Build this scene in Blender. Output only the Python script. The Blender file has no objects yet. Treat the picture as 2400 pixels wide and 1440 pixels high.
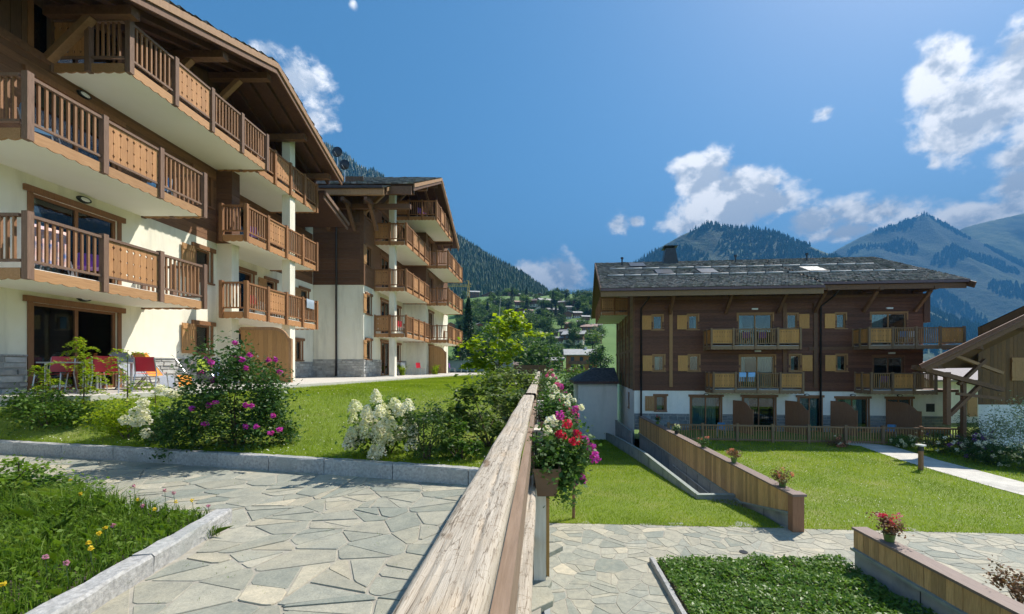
import bpy, math, random
import numpy as np
from mathutils import Vector, Matrix, noise
R = math.radians
rng = np.random.default_rng(7)
random.seed(7)
sc = bpy.context.scene
COL = sc.collection

# ------------------------------------------------------------------ camera
cam = bpy.data.cameras.new('camera')
camo = bpy.data.objects.new('camera', cam)
COL.objects.link(camo)
camo.location = (0, 0, 0)
camo.rotation_euler = (R(90), 0, 0)
cam.sensor_width = 36.0
cam.lens = 960 / 2400 * 36.0
cam.shift_x = -68 / 2400
cam.shift_y = 138 / 2400
cam.clip_start = 0.05
cam.clip_end = 20000
sc.camera = camo

# ------------------------------------------------------------------ sun, sky, exposure
SUN_DIR = Vector((-0.63, -0.46, -1.0)).normalized()
sun = bpy.data.lights.new('sun', 'SUN')
sun.energy = 4.5
sun.angle = R(0.53)
sun.color = (1.0, 0.94, 0.84)
suno = bpy.data.objects.new('sun', sun)
COL.objects.link(suno)
suno.rotation_euler = SUN_DIR.to_track_quat('-Z', 'Y').to_euler()
suno.location = (30, 20, 60)
SUN_EL = math.asin(-SUN_DIR.z)
SUN_AZ = math.atan2(-SUN_DIR.x, -SUN_DIR.y)

world = bpy.data.worlds.new('World')
sc.world = world
world.use_nodes = True
WN = world.node_tree
WN.nodes.clear()
def wn(t, **k):
    n = WN.nodes.new(t)
    for a, b in k.items():
        setattr(n, a, b)
    return n
def wl(a, b):
    WN.links.new(a, b)
def wmath(op, a, b=None, c=None, clamp=False):
    n = wn('ShaderNodeMath', operation=op, use_clamp=clamp)
    for i, v in enumerate((a, b, c)):
        if v is None:
            continue
        if isinstance(v, (int, float)):
            n.inputs[i].default_value = v
        else:
            wl(v, n.inputs[i])
    return n.outputs[0]
wout = wn('ShaderNodeOutputWorld')
wbg = wn('ShaderNodeBackground')
wl(wbg.outputs[0], wout.inputs[0])
sky = wn('ShaderNodeTexSky', sky_type='NISHITA')
sky.sun_disc = False
sky.sun_elevation = SUN_EL
sky.sun_rotation = SUN_AZ
sky.altitude = 1100
sky.air_density = 1.0
sky.dust_density = 1.3
sky.ozone_density = 2.2
wbg.inputs['Strength'].default_value = 0.098
hsv = wn('ShaderNodeHueSaturation')
hsv.inputs['Saturation'].default_value = 1.22
hsv.inputs['Hue'].default_value = 0.486
hsv.inputs['Value'].default_value = 1.0
wl(sky.outputs[0], hsv.inputs['Color'])
# clouds: cumulus lobes given by azimuth and elevation, broken up by noise on the direction
geo = wn('ShaderNodeTexCoord')
DIRV = geo.outputs['Generated']
sep = wn('ShaderNodeSeparateXYZ')
wl(DIRV, sep.inputs[0])
az = wmath('ARCTAN2', sep.outputs[0], sep.outputs[1])
el = wmath('ARCSINE', sep.outputs[2])
cmb = wn('ShaderNodeCombineXYZ')
wl(az, cmb.inputs[0]); wl(el, cmb.inputs[1])
def ang(px, py):
    x = (px - 1268) / 960; z = (858 - py) / 960
    return math.atan2(x, 1), math.atan2(z, math.hypot(x, 1))
LOBES = []  # azimuth, elevation, half width, half height, weight
for px, py, rx, ry, w in [
    (1705, 470, 118, 62, 1.0), (1640, 420, 62, 50, 1.0), (1800, 480, 85, 38, .9), (1690, 520, 130, 26, .85),
    (2250, 270, 105, 80, 1.0), (2205, 170, 70, 62, .95), (2400, 190, 90, 95, 1.0), (2330, 260, 110, 60, 1.0), (2500, 240, 150, 110, 1.0),
    (2410, 360, 95, 36, .9), (1935, 262, 50, 30, .40), (2045, 258, 40, 24, .22),
    (1905, 520, 90, 42, .8), (2060, 500, 130, 50, .62), (1980, 545, 150, 24, .7),
    (2390, 430, 80, 45, .85), (2330, 500, 150, 34, .7), (2480, 470, 120, 60, .9),
    (1440, 532, 46, 30, .62), (1490, 520, 24, 18, .55), (1388, 540, 22, 12, .45),
    (1310, 655, 72, 42, .85), (1245, 640, 38, 26, .6), (1330, 640, 40, 34, .9),
    (690, 190, 105, 60, .62), (735, 285, 55, 100, .60), (620, 120, 70, 40, .45), (826, 8, 16, 24, .4),
    (2190, 378, 26, 30, .35),
]:
    a, e = ang(px, py)
    a2, e2 = ang(px + rx, py)
    a3, e3 = ang(px, py - ry)
    LOBES.append((a, e, abs(a2 - a) * 1.15, abs(e3 - e) * 1.15, w))
lr = random.Random(5)
for i in range(9):  # the same kind of cumulus all round
    a = lr.uniform(1.15, 5.1)
    e = lr.uniform(.10, .6)
    s = lr.uniform(.06, .16)
    LOBES.append((a if a < math.pi else a - 2 * math.pi, e, s * 1.3, s * .7, lr.uniform(.6, 1.0)))
dens = None
for a, e, ra, re_, w in LOBES:
    s = wn('ShaderNodeVectorMath', operation='SUBTRACT')
    wl(cmb.outputs[0], s.inputs[0]); s.inputs[1].default_value = (a, e, 0)
    m = wn('ShaderNodeVectorMath', operation='MULTIPLY')
    wl(s.outputs[0], m.inputs[0]); m.inputs[1].default_value = (1 / ra, 1 / re_, 0)
    l = wn('ShaderNodeVectorMath', operation='LENGTH')
    wl(m.outputs[0], l.inputs[0])
    v = wmath('MULTIPLY_ADD', l.outputs['Value'], -0.75, w * 0.75 + .24)
    dens = v if dens is None else wmath('SMOOTH_MAX', dens, v, 0.22)
def wnoise(scale, off=(0, 0, 0), detail=8, rough=.60, dist=0.12):
    mp = wn('ShaderNodeMapping')
    mp.inputs['Location'].default_value = off
    mp.inputs['Scale'].default_value = (1, 1, 1.35)
    wl(DIRV, mp.inputs[0])
    n = wn('ShaderNodeTexNoise', noise_dimensions='3D')
    n.inputs['Scale'].default_value = scale
    n.inputs['Detail'].default_value = detail
    n.inputs['Roughness'].default_value = rough
    n.inputs['Distortion'].default_value = dist
    wl(mp.outputs[0], n.inputs['Vector'])
    return n.outputs['Fac']
n1 = wnoise(11.0)
sd = -SUN_DIR
n2 = wnoise(11.0, off=(sd.x * .022, sd.y * .022, sd.z * .03 + .012))
cl = wmath('MULTIPLY_ADD', wmath('SUBTRACT', n1, 0.5), 2.3, dens)
mr = wn('ShaderNodeMapRange', interpolation_type='SMOOTHSTEP')
wl(cl, mr.inputs[0])
mr.inputs[1].default_value = 0.02; mr.inputs[2].default_value = 0.50
mask = mr.outputs[0]
thick = wn('ShaderNodeMapRange', interpolation_type='SMOOTHSTEP')
wl(cl, thick.inputs[0]); thick.inputs[1].default_value = .15; thick.inputs[2].default_value = .95
lit = wmath('MULTIPLY_ADD', wmath('SUBTRACT', n1, n2), 4.6, 0.92)
lit = wmath('SUBTRACT', lit, wmath('MULTIPLY', thick.outputs[0], 0.46))
lit = wmath('MINIMUM', wmath('MAXIMUM', lit, 0.40), 1.0)
ccol = wn('ShaderNodeMix', data_type='RGBA')
wl(wmath('MULTIPLY_ADD', lit, 1.7, -0.7, clamp=True), ccol.inputs['Factor'])
ccol.inputs['A'].default_value = (4.9, 5.3, 5.8, 1)
ccol.inputs['B'].default_value = (10.4, 10.2, 9.9, 1)
above = wn('ShaderNodeMapRange')
wl(sep.outputs[2], above.inputs[0]); above.inputs[1].default_value = -.02; above.inputs[2].default_value = .05
wmix = wn('ShaderNodeMix', data_type='RGBA')
wl(wmath('MULTIPLY', wmath('MULTIPLY', mask, above.outputs[0]), .96), wmix.inputs['Factor'])
wl(hsv.outputs[0], wmix.inputs['A'])
wl(ccol.outputs['Result'], wmix.inputs['B'])
wl(wmix.outputs['Result'], wbg.inputs['Color'])

sc.view_settings.view_transform = 'Standard'
sc.view_settings.look = 'None'
sc.view_settings.exposure = 1.12
sc.view_settings.gamma = 1.0
sc.view_settings.use_curve_mapping = False
cy = sc.cycles
cy.use_denoising = True
world.cycles.sampling_method = 'MANUAL'
world.cycles.sample_map_resolution = 256
cy.denoiser = 'OPENIMAGEDENOISE'
cy.use_adaptive_sampling = True
cy.adaptive_threshold = 0.02
cy.max_bounces = 7
cy.diffuse_bounces = 4
cy.glossy_bounces = 2
cy.transmission_bounces = 3
cy.transparent_max_bounces = 8
cy.volume_bounces = 0
cy.caustics_reflective = False
cy.caustics_refractive = False

# ------------------------------------------------------------------ materials
MATS = {}
def newmat(name):
    m = bpy.data.materials.new(name)
    m.use_nodes = True
    nt = m.node_tree
    b = nt.nodes['Principled BSDF']
    return m, nt, b
def nd(nt, t, **k):
    n = nt.nodes.new(t)
    for a, v in k.items():
        setattr(n, a, v)
    return n
def ramp2(nt, fac, c1, c2, lo=.3, hi=.7):
    r = nd(nt, 'ShaderNodeValToRGB')
    r.color_ramp.elements[0].position = lo; r.color_ramp.elements[0].color = (*c1, 1)
    r.color_ramp.elements[1].position = hi; r.color_ramp.elements[1].color = (*c2, 1)
    nt.links.new(fac, r.inputs[0])
    return r.outputs[0]
def mixc(nt, fac, a, b, blend='MIX'):
    m = nd(nt, 'ShaderNodeMix', data_type='RGBA', blend_type=blend)
    for s, v in ((m.inputs['Factor'], fac), (m.inputs['A'], a), (m.inputs['B'], b)):
        if isinstance(v, (int, float)):
            s.default_value = v
        elif isinstance(v, tuple):
            s.default_value = (*v, 1)
        else:
            nt.links.new(v, s)
    return m.outputs['Result']
def noise_fac(nt, scale, stretch=(1, 1, 1), detail=5, rough=.6, coord='pos', off=(0, 0, 0)):
    if coord == 'pos':
        src = nd(nt, 'ShaderNodeNewGeometry').outputs['Position']
    else:
        src = nd(nt, 'ShaderNodeTexCoord').outputs['Object']
    mp = nd(nt, 'ShaderNodeMapping')
    mp.inputs['Scale'].default_value = stretch
    mp.inputs['Location'].default_value = off
    nt.links.new(src, mp.inputs[0])
    n = nd(nt, 'ShaderNodeTexNoise')
    n.inputs['Scale'].default_value = scale
    n.inputs['Detail'].default_value = detail
    n.inputs['Roughness'].default_value = rough
    nt.links.new(mp.outputs[0], n.inputs['Vector'])
    return n.outputs['Fac']
def bump(nt, b, fac, strength=.3, dist=.02):
    n = nd(nt, 'ShaderNodeBump')
    n.inputs['Strength'].default_value = strength
    n.inputs['Distance'].default_value = dist
    nt.links.new(fac, n.inputs['Height'])
    nt.links.new(n.outputs[0], b.inputs['Normal'])
def simple(name, c1, c2=None, scale=6, rough=.8, stretch=(1, 1, 1), bstr=0, bdist=.02, obj=0, island=0, lo=.3, hi=.7, big=0, metal=0, spec=.5, c3=None, s3=1.0, st3=(1, 1, 1)):
    """two-tone noise colour + optional large-scale patches + per-object / per-island variation"""
    if name in MATS:
        return MATS[name]
    m, nt, b = newmat(name)
    c2 = c2 or c1
    f = noise_fac(nt, scale, stretch)
    col = ramp2(nt, f, c1, c2, lo, hi)
    if c3:
        g = noise_fac(nt, s3, st3, 5, off=(3.1, 1.7, .3))
        mr_ = nd(nt, 'ShaderNodeMapRange'); nt.links.new(g, mr_.inputs[0]); mr_.inputs[1].default_value = .5; mr_.inputs[2].default_value = .68
        col = mixc(nt, mr_.outputs[0], col, c3)
    if obj:
        oi = nd(nt, 'ShaderNodeObjectInfo')
        mr_ = nd(nt, 'ShaderNodeMapRange'); nt.links.new(oi.outputs['Random'], mr_.inputs[0])
        mr_.inputs[3].default_value = 1 - obj; mr_.inputs[4].default_value = 1 + obj
        cc = nd(nt, 'ShaderNodeCombineColor')
        for i in range(3):
            nt.links.new(mr_.outputs[0], cc.inputs[i])
        col = mixc(nt, 1.0, col, cc.outputs[0], 'MULTIPLY')
    if island:
        gi = nd(nt, 'ShaderNodeNewGeometry')
        mr_ = nd(nt, 'ShaderNodeMapRange'); nt.links.new(gi.outputs['Random Per Island'], mr_.inputs[0])
        mr_.inputs[3].default_value = 1 - island; mr_.inputs[4].default_value = 1 + island
        cc = nd(nt, 'ShaderNodeCombineColor')
        for i in range(3):
            nt.links.new(mr_.outputs[0], cc.inputs[i])
        col = mixc(nt, 1.0, col, cc.outputs[0], 'MULTIPLY')
    nt.links.new(col, b.inputs['Base Color'])
    b.inputs['Roughness'].default_value = rough
    b.inputs['Metallic'].default_value = metal
    b.inputs['Specular IOR Level'].default_value = spec
    if bstr:
        bump(nt, b, f, bstr, bdist)
    MATS[name] = m
    return m
def leafmat(name, cols, trans=.45, rough=.55, s=1.2, wr=.6, wnz=1.2):
    """leaf or blade: per-leaf colour from a ramp, part of the light passes through"""
    if name in MATS:
        return MATS[name]
    m, nt, b = newmat(name)
    gi = nd(nt, 'ShaderNodeNewGeometry')
    f = noise_fac(nt, s, (1, 1, 1), 3)
    ad = nd(nt, 'ShaderNodeMath', operation='MULTIPLY_ADD')
    nt.links.new(gi.outputs['Random Per Island'], ad.inputs[0]); ad.inputs[1].default_value = wr
    sb = nd(nt, 'ShaderNodeMath', operation='MULTIPLY_ADD'); nt.links.new(f, sb.inputs[0]); sb.inputs[1].default_value = wnz; sb.inputs[2].default_value = .5 - wnz / 2 - wr / 2 + .0
    nt.links.new(sb.outputs[0], ad.inputs[2])
    r = nd(nt, 'ShaderNodeValToRGB')
    els = r.color_ramp.elements
    while len(els) < len(cols):
        els.new(.5)
    for i, c in enumerate(cols):
        els[i].position = i / max(1, len(cols) - 1); els[i].color = (*c, 1)
    nt.links.new(ad.outputs[0], r.inputs[0])
    nt.links.new(r.outputs[0], b.inputs['Base Color'])
    b.inputs['Roughness'].default_value = rough
    b.inputs['Specular IOR Level'].default_value = .35
    tr = nd(nt, 'ShaderNodeBsdfTranslucent')
    br = mixc(nt, 1.0, r.outputs[0], (1.25, 1.3, .7), 'MULTIPLY')
    nt.links.new(br, tr.inputs[0])
    mx = nd(nt, 'ShaderNodeMixShader'); mx.inputs[0].default_value = trans
    nt.links.new(b.outputs[0], mx.inputs[1]); nt.links.new(tr.outputs[0], mx.inputs[2])
    nt.links.new(mx.outputs[0], nt.nodes['Material Output'].inputs[0])
    MATS[name] = m
    return m
def glassmat():
    m, nt, b = newmat('window_glass')
    tr = nd(nt, 'ShaderNodeBsdfTransparent'); tr.inputs[0].default_value = (.62, .72, .74, 1)
    gl = nd(nt, 'ShaderNodeBsdfGlossy'); gl.inputs['Roughness'].default_value = .02; gl.inputs[0].default_value = (.95, .98, 1, 1)
    lw = nd(nt, 'ShaderNodeFresnel'); lw.inputs[0].default_value = 1.52
    mr_ = nd(nt, 'ShaderNodeMath', operation='MULTIPLY_ADD'); nt.links.new(lw.outputs[0], mr_.inputs[0]); mr_.inputs[1].default_value = 1.0; mr_.inputs[2].default_value = .02
    mr_.use_clamp = True
    mx = nd(nt, 'ShaderNodeMixShader')
    nt.links.new(mr_.outputs[0], mx.inputs[0]); nt.links.new(tr.outputs[0], mx.inputs[1]); nt.links.new(gl.outputs[0], mx.inputs[2])
    nt.links.new(mx.outputs[0], nt.nodes['Material Output'].inputs[0])
    return m
GLASS = glassmat()
V = (14, 14, 1.2)      # vertical grain
HX = (1.2, 14, 14)     # grain along x
HY = (14, 1.2, 14)     # grain along y
RENDER = simple('cream_render', (.86, .81, .66), (.90, .86, .73), 3, .9, bstr=.15, bdist=.01, c3=(.70, .66, .55), s3=1.2, st3=(1.6, 1.6, .22))
RENDERC = simple('white_render', (.82, .82, .80), (.88, .87, .84), 3, .9, bstr=.15, bdist=.01, c3=(.76, .76, .73), s3=1.2, st3=(1.6, 1.6, .22))
SOFFIT = simple('soffit_paint', (.86, .85, .77), (.89, .88, .81), 2, .85)
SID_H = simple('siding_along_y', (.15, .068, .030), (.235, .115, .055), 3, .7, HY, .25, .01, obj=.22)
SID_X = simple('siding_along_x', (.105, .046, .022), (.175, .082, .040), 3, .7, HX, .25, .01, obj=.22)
SID_V = simple('siding_upright', (.10, .05, .026), (.16, .085, .045), 3, .7, V, .25, .01, obj=.25)
CSID = simple('dark_log_siding', (.075, .027, .014), (.155, .060, .031), 3, .65, HX, .3, .012, obj=.2, island=.28)
CSIDV = simple('dark_upright_siding', (.065, .028, .016), (.12, .055, .028), 3, .65, V, .25, .01, obj=.2, island=.25)
CEND = simple('end_wall_boarding', (.17, .11, .045), (.25, .165, .07), 3, .7, V, .2, .01, obj=.2, island=.2)
BEAM = simple('beam_wood', (.12, .055, .026), (.19, .095, .045), 3, .65, (4, 4, 4), .2, .01, obj=.2)
ROOFU = simple('dark_roof_boarding', (.060, .025, .014), (.10, .043, .024), 3, .7, (4, 4, 4), .2, .01, obj=.2)
BEAML = simple('light_beam_wood', (.30, .16, .075), (.40, .23, .115), 3, .65, (5, 5, 2), .2, .01, obj=.15)
POSTA = simple('weathered_post_wood', (.155, .085, .055), (.25, .150, .102), 4, .75, V, .3, .008, obj=.12)
BALUS = simple('baluster_wood', (.225, .105, .045), (.33, .165, .075), 4, .7, V, .2, .006, obj=.2)
FASC = simple('fascia_wood', (.38, .19, .078), (.51, .28, .13), 3, .7, HY, .2, .006, obj=.12)
PANL = simple('panel_wood', (.39, .18, .066), (.50, .25, .105), 3, .7, V, .2, .006, obj=.14)
POSTB = simple('brown_post_wood', (.23, .100, .038), (.33, .155, .062), 4, .7, V, .25, .008, obj=.12)
POSTC = simple('grey_green_post_wood', (.185, .115, .062), (.265, .170, .095), 4, .75, V, .3, .008, obj=.12)
BALC = simple('dull_baluster_wood', (.28, .158, .062), (.38, .225, .092), 4, .7, V, .2, .006, obj=.2)
FASCC = simple('dull_fascia_wood', (.21, .130, .070), (.30, .19, .105), 3, .7, HX, .2, .006, obj=.12)
PANC = simple('honey_panel_wood', (.45, .215, .058), (.57, .295, .088), 3, .7, V, .2, .006, obj=.14)
SHUT = simple('shutter_wood', (.38, .195, .075), (.50, .275, .115), 3, .65, V, .2, .006, obj=.15)
FRAMEW = simple('window_frame_wood', (.20, .088, .036), (.29, .135, .058), 4, .6, V, .15, .005, obj=.1)
FRAMEC = simple('honey_frame_wood', (.30, .155, .06), (.40, .215, .085), 4, .6, V, .15, .005, obj=.1)
SCREEN = simple('screen_wood', (.36, .185, .065), (.46, .25, .095), 3, .6, V, .2, .006, obj=.14)
BOARD = simple('fence_board_wood', (.44, .25, .10), (.66, .41, .18), 3.2, .65, V, .25, .008, obj=.26)
COPING = simple('fence_coping_wood', (.17, .115, .095), (.25, .18, .15), 4, .6, HY, .25, .008)
POSTF = simple('fence_post_wood', (.24, .115, .06), (.33, .17, .09), 3, .7, V, .25, .008)
GREYW = None
CONC = simple('concrete', (.30, .32, .33), (.40, .42, .42), 2.5, .85, (1, 1, .6), .2, .01, c3=(.22, .25, .27), s3=1.2)
CONCC = simple('concrete_coping', (.25, .28, .25), (.33, .36, .32), 6, .85)
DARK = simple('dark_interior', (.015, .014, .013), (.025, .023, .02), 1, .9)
CURT = simple('white_curtain', (.62, .66, .62), (.72, .75, .72), 3, .9, V)
CURTB = simple('blue_green_curtain', (.30, .50, .50), (.40, .60, .60), 3, .9, V)
METAL = simple('dark_metal', (.035, .038, .045), (.05, .055, .065), 4, .4, metal=.6)
PIPE = simple('downpipe_metal', (.035, .030, .032), (.06, .05, .05), 4, .45, metal=.4)
ALU = simple('pale_metal', (.55, .57, .60), (.62, .64, .66), 4, .35, metal=.7)
LAMPG = simple('lamp_diffuser', (.72, .74, .72), None, 4, .3)
SHING = simple('roof_shingle', (.125, .110, .10), (.30, .268, .242), 7, .8, (1, 1, 1), .4, .02, island=.45, c3=(.12, .125, .085), s3=1.6)
SLATE = simple('slate', (.035, .045, .065), (.075, .09, .12), 6, .55, (1, 1, 1), .3, .01, island=.3)
MORTAR = simple('paving_mortar', (.29, .265, .215), (.40, .37, .305), 14, .95, bstr=.4, bdist=.01)
WMORT = simple('wall_mortar', (.36, .35, .32), (.44, .43, .40), 12, .95, bstr=.3)
WSTONE = simple('wall_stone', (.30, .30, .285), (.50, .49, .46), 5, .85, (1, 1, 1), .5, .02, obj=.28)
GRAN = simple('granite', (.27, .265, .255), (.46, .45, .43), 30, .85, (1, 1, 1), .5, .012, obj=.08, c3=(.30, .31, .29), s3=2.2, lo=.35, hi=.65)
SOIL = simple('soil', (.05, .04, .028), (.09, .072, .05), 8, .95, bstr=.5)
LAWN = simple('lawn_soil', (.11, .16, .012), (.16, .22, .02), 5, .95, c3=(.20, .22, .05), s3=.6)
MEADOW = simple('meadow', (.075, .15, .025), (.12, .21, .045), .05, .95, c3=(.14, .22, .055), s3=.012)
PLAST = {}
def paint(name, c, rough=.5):
    return simple(name, c, tuple(x * .9 for x in c), 5, rough)
# ------------------------------------------------------------------ building helpers
XF = Matrix.Identity(4)
WM = {}
def P(px, py, Y):
    return Vector(((px - 1268) / 960 * Y, Y, (858 - py) / 960 * Y))
def link(o, parent=None, W=None):
    COL.objects.link(o)
    W = W if W is not None else Matrix.Identity(4)
    if parent is not None:
        o.parent = parent
        o.matrix_basis = WM[parent.name].inverted() @ W
    else:
        o.matrix_basis = W
    WM[o.name] = W
    return o
def tag(o, label=None, cat=None, group=None, kind=None):
    if label: o['label'] = label
    if cat: o['category'] = cat
    if group: o['group'] = group
    if kind: o['kind'] = kind
    return o
def thing(name, label, cat, loc, group=None):
    o = bpy.data.objects.new(name, None)
    o.empty_display_size = .2
    link(o, None, Matrix.Translation(Vector(loc)))
    return tag(o, label, cat, group)
UNIT = {}
CV = [(-.5, -.5, -.5), (.5, -.5, -.5), (.5, .5, -.5), (-.5, .5, -.5), (-.5, -.5, .5), (.5, -.5, .5), (.5, .5, .5), (-.5, .5, .5)]
CF = [(0, 3, 2, 1), (4, 5, 6, 7), (0, 1, 5, 4), (1, 2, 6, 5), (2, 3, 7, 6), (3, 0, 4, 7)]
def unit_cube(mat):
    if mat.name not in UNIT:
        me = bpy.data.meshes.new('block')
        me.from_pydata(CV, [], CF)
        me.materials.append(mat)
        UNIT[mat.name] = me
    return UNIT[mat.name]
def inst(name, me, parent, M):
    return link(bpy.data.objects.new(name, me), parent, XF @ M)
def pbox(name, mat, parent, x0, x1, y0, y1, z0, z1, rot=None):
    M = Matrix.Translation(((x0 + x1) / 2, (y0 + y1) / 2, (z0 + z1) / 2))
    if rot is not None:
        M = M @ rot
    M = M @ Matrix.Diagonal((abs(x1 - x0), abs(y1 - y0), abs(z1 - z0), 1))
    return inst(name, unit_cube(mat), parent, M)
class MB:
    def __init__(s):
        s.v = []; s.f = []
    def box(s, x0, x1, y0, y1, z0, z1, rot=None):
        b = len(s.v)
        c = Vector(((x0 + x1) / 2, (y0 + y1) / 2, (z0 + z1) / 2))
        for p in CV:
            q = Vector((p[0] * (x1 - x0), p[1] * (y1 - y0), p[2] * (z1 - z0)))
            if rot is not None:
                q = rot @ q
            s.v.append(c + q)
        s.f += [tuple(b + i for i in f) for f in CF]
        return s
    def beam(s, p0, p1, w, h, up=(0, 0, 1)):
        p0 = Vector(p0); p1 = Vector(p1); d = (p1 - p0)
        u = Vector(up); dn = d.normalized()
        side = dn.cross(u)
        if side.length < 1e-4:
            side = dn.cross(Vector((1, 0, 0)))
        side.normalize(); up2 = side.cross(dn).normalized()
        b = len(s.v)
        for e in (p0, p1):
            for a, c in ((-1, -1), (1, -1), (1, 1), (-1, 1)):
                s.v.append(e + side * (a * w / 2) + up2 * (c * h / 2))
        s.f += [tuple(b + i for i in f) for f in [(0, 3, 2, 1), (4, 5, 6, 7), (0, 1, 5, 4), (1, 2, 6, 5), (2, 3, 7, 6), (3, 0, 4, 7)]]
        return s
    def tube(s, pts, r, n=8, cap=True):
        pts = [Vector(p) for p in pts]
        rs = r if isinstance(r, (list, tuple)) else [r] * len(pts)
        b = len(s.v)
        for i, p in enumerate(pts):
            d = (pts[min(i + 1, len(pts) - 1)] - pts[max(i - 1, 0)]).normalized()
            a = d.cross(Vector((0, 0, 1)) if abs(d.z) < .9 else Vector((1, 0, 0))).normalized()
            c = d.cross(a)
            for k in range(n):
                t = 2 * math.pi * k / n
                s.v.append(p + (a * math.cos(t) + c * math.sin(t)) * rs[i])
        for i in range(len(pts) - 1):
            for k in range(n):
                k2 = (k + 1) % n
                s.f.append((b + i * n + k, b + i * n + k2, b + (i + 1) * n + k2, b + (i + 1) * n + k))
        if cap:
            s.f.append(tuple(b + k for k in range(n))[::-1])
            s.f.append(tuple(b + (len(pts) - 1) * n + k for k in range(n)))
        return s
    def prism(s, poly, f0, f1):
        """poly: 2-D points, f0/f1 map a 2-D point to 3-D for each cap"""
        b = len(s.v); n = len(poly)
        s.v += [Vector(f0(p)) for p in poly] + [Vector(f1(p)) for p in poly]
        s.f.append(tuple(b + i for i in range(n))[::-1])
        s.f.append(tuple(b + n + i for i in range(n)))
        for i in range(n):
            j = (i + 1) % n
            s.f.append((b + i, b + j, b + n + j, b + n + i))
        return s
    def slab(s, q, t):
        """thick quad: q four points, t thickness downwards along the normal"""
        q = [Vector(p) for p in q]
        n = (q[1] - q[0]).cross(q[3] - q[0]).normalized()
        if n.z < 0: n = -n
        b = len(s.v)
        s.v += q + [p - n * t for p in q]
        s.f += [(b, b + 1, b + 2, b + 3), (b + 7, b + 6, b + 5, b + 4)] + [(b + i, b + (i + 1) % 4, b + 4 + (i + 1) % 4, b + 4 + i) for i in range(4)]
        return s
    def quad(s, *q):
        b = len(s.v); s.v += [Vector(p) for p in q]; s.f.append(tuple(b + i for i in range(len(q))))
        return s
    def grid(s, pts):
        b = len(s.v); m = len(pts[0])
        for r_ in pts: s.v += [Vector(p) for p in r_]
        for i in range(len(pts) - 1):
            for j in range(m - 1):
                a = b + i * m + j
                s.f.append((a, a + 1, a + m + 1, a + m))
        return s
    def build(s, name, mat, parent=None, smooth=False, xf=True):
        X = XF if xf else Matrix.Identity(4)
        vs = [X @ v for v in s.v]
        a = np.array([tuple(v) for v in vs])
        lo = a.min(0); hi = a.max(0)
        o_ = np.array([(lo[0] + hi[0]) / 2, (lo[1] + hi[1]) / 2, lo[2]])
        fs = s.f
        if xf and X.determinant() < 0:
            fs = [f[::-1] for f in fs]
        me = bpy.data.meshes.new(name)
        me.from_pydata((a - o_).tolist(), [], fs)
        me.materials.append(mat)
        if smooth:
            me.shade_smooth()
        return link(bpy.data.objects.new(name, me), parent, Matrix.Translation(Vector(o_)))
def np_mesh(name, verts, k, mat, parent=None, origin=None, smooth=False):
    """verts (n*k,3): n separate k-gons"""
    verts = np.asarray(verts, dtype=np.float32).reshape(-1, 3)
    if origin is None:
        lo = verts.min(0); hi = verts.max(0)
        origin = np.array([(lo[0] + hi[0]) / 2, (lo[1] + hi[1]) / 2, lo[2]])
    n = len(verts) // k
    me = bpy.data.meshes.new(name)
    me.vertices.add(len(verts)); me.loops.add(len(verts)); me.polygons.add(n)
    me.vertices.foreach_set('co', (verts - np.asarray(origin, dtype=np.float32)).ravel())
    me.loops.foreach_set('vertex_index', np.arange(len(verts), dtype=np.int32))
    me.polygons.foreach_set('loop_start', np.arange(0, len(verts), k, dtype=np.int32))
    me.update(calc_edges=True)
    me.materials.append(mat)
    return link(bpy.data.objects.new(name, me), parent, Matrix.Translation(Vector([float(x) for x in origin])))
def kites(c, size, up=.35, aspect=.55, flat=0.0):
    """leaf quads at centres c (n,3); size (n,) or scalar"""
    n = len(c)
    size = np.broadcast_to(np.asarray(size, float), (n,))[:, None]
    nrm = rng.normal(size=(n, 3)); nrm[:, 2] = np.abs(nrm[:, 2]) + up * 2
    nrm /= np.linalg.norm(nrm, axis=1, keepdims=True)
    d = rng.normal(size=(n, 3)); d[:, 2] *= (1 - flat)
    d -= nrm * (d * nrm).sum(1, keepdims=True)
    d /= np.linalg.norm(d, axis=1, keepdims=True) + 1e-9
    s = np.cross(nrm, d)
    return np.stack([c - d * size * .5, c + s * size * aspect * .5 + nrm * size * .08, c + d * size * .5, c - s * size * aspect * .5 + nrm * size * .08], 1).reshape(-1, 3)
def blades(base, h, w, lean=.35, curl=False):
    """grass: one triangle (or two bent quads->3 tris) per blade"""
    n = len(base)
    h = np.broadcast_to(np.asarray(h, float), (n,))[:, None]
    w = np.broadcast_to(np.asarray(w, float), (n,))[:, None]
    a = rng.uniform(0, 2 * np.pi, n)
    t = np.stack([np.cos(a), np.sin(a), np.zeros(n)], 1)
    b = rng.uniform(0, 2 * np.pi, n)
    ln = np.stack([np.cos(b), np.sin(b), np.zeros(n)], 1) * rng.uniform(0, lean, n)[:, None] * h
    top = base + ln + np.array([0, 0, 1]) * h * rng.uniform(.75, 1.1, n)[:, None]
    if not curl:
        return np.stack([base - t * w / 2, base + t * w / 2, top], 1).reshape(-1, 3)
    mid = base + ln * .3 + np.array([0, 0, 1]) * h * .62
    tip = base + ln * 1.7 + np.array([0, 0, 1]) * h * .9
    return np.stack([base - t * w / 2, base + t * w / 2, mid + t * w * .35, tip, mid - t * w * .35], 1).reshape(-1, 3)
def frame(origin, ux, uy):
    """matrix whose columns are the run direction, the outward direction and up"""
    ux = Vector(ux).normalized(); uy = Vector(uy).normalized(); o = Vector(origin)
    M = Matrix.Identity(4)
    for i in range(3):
        M[i][0] = ux[i]; M[i][1] = uy[i]; M[i][2] = 1.0 if i == 2 else 0.0; M[i][3] = o[i]
    return M

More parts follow.
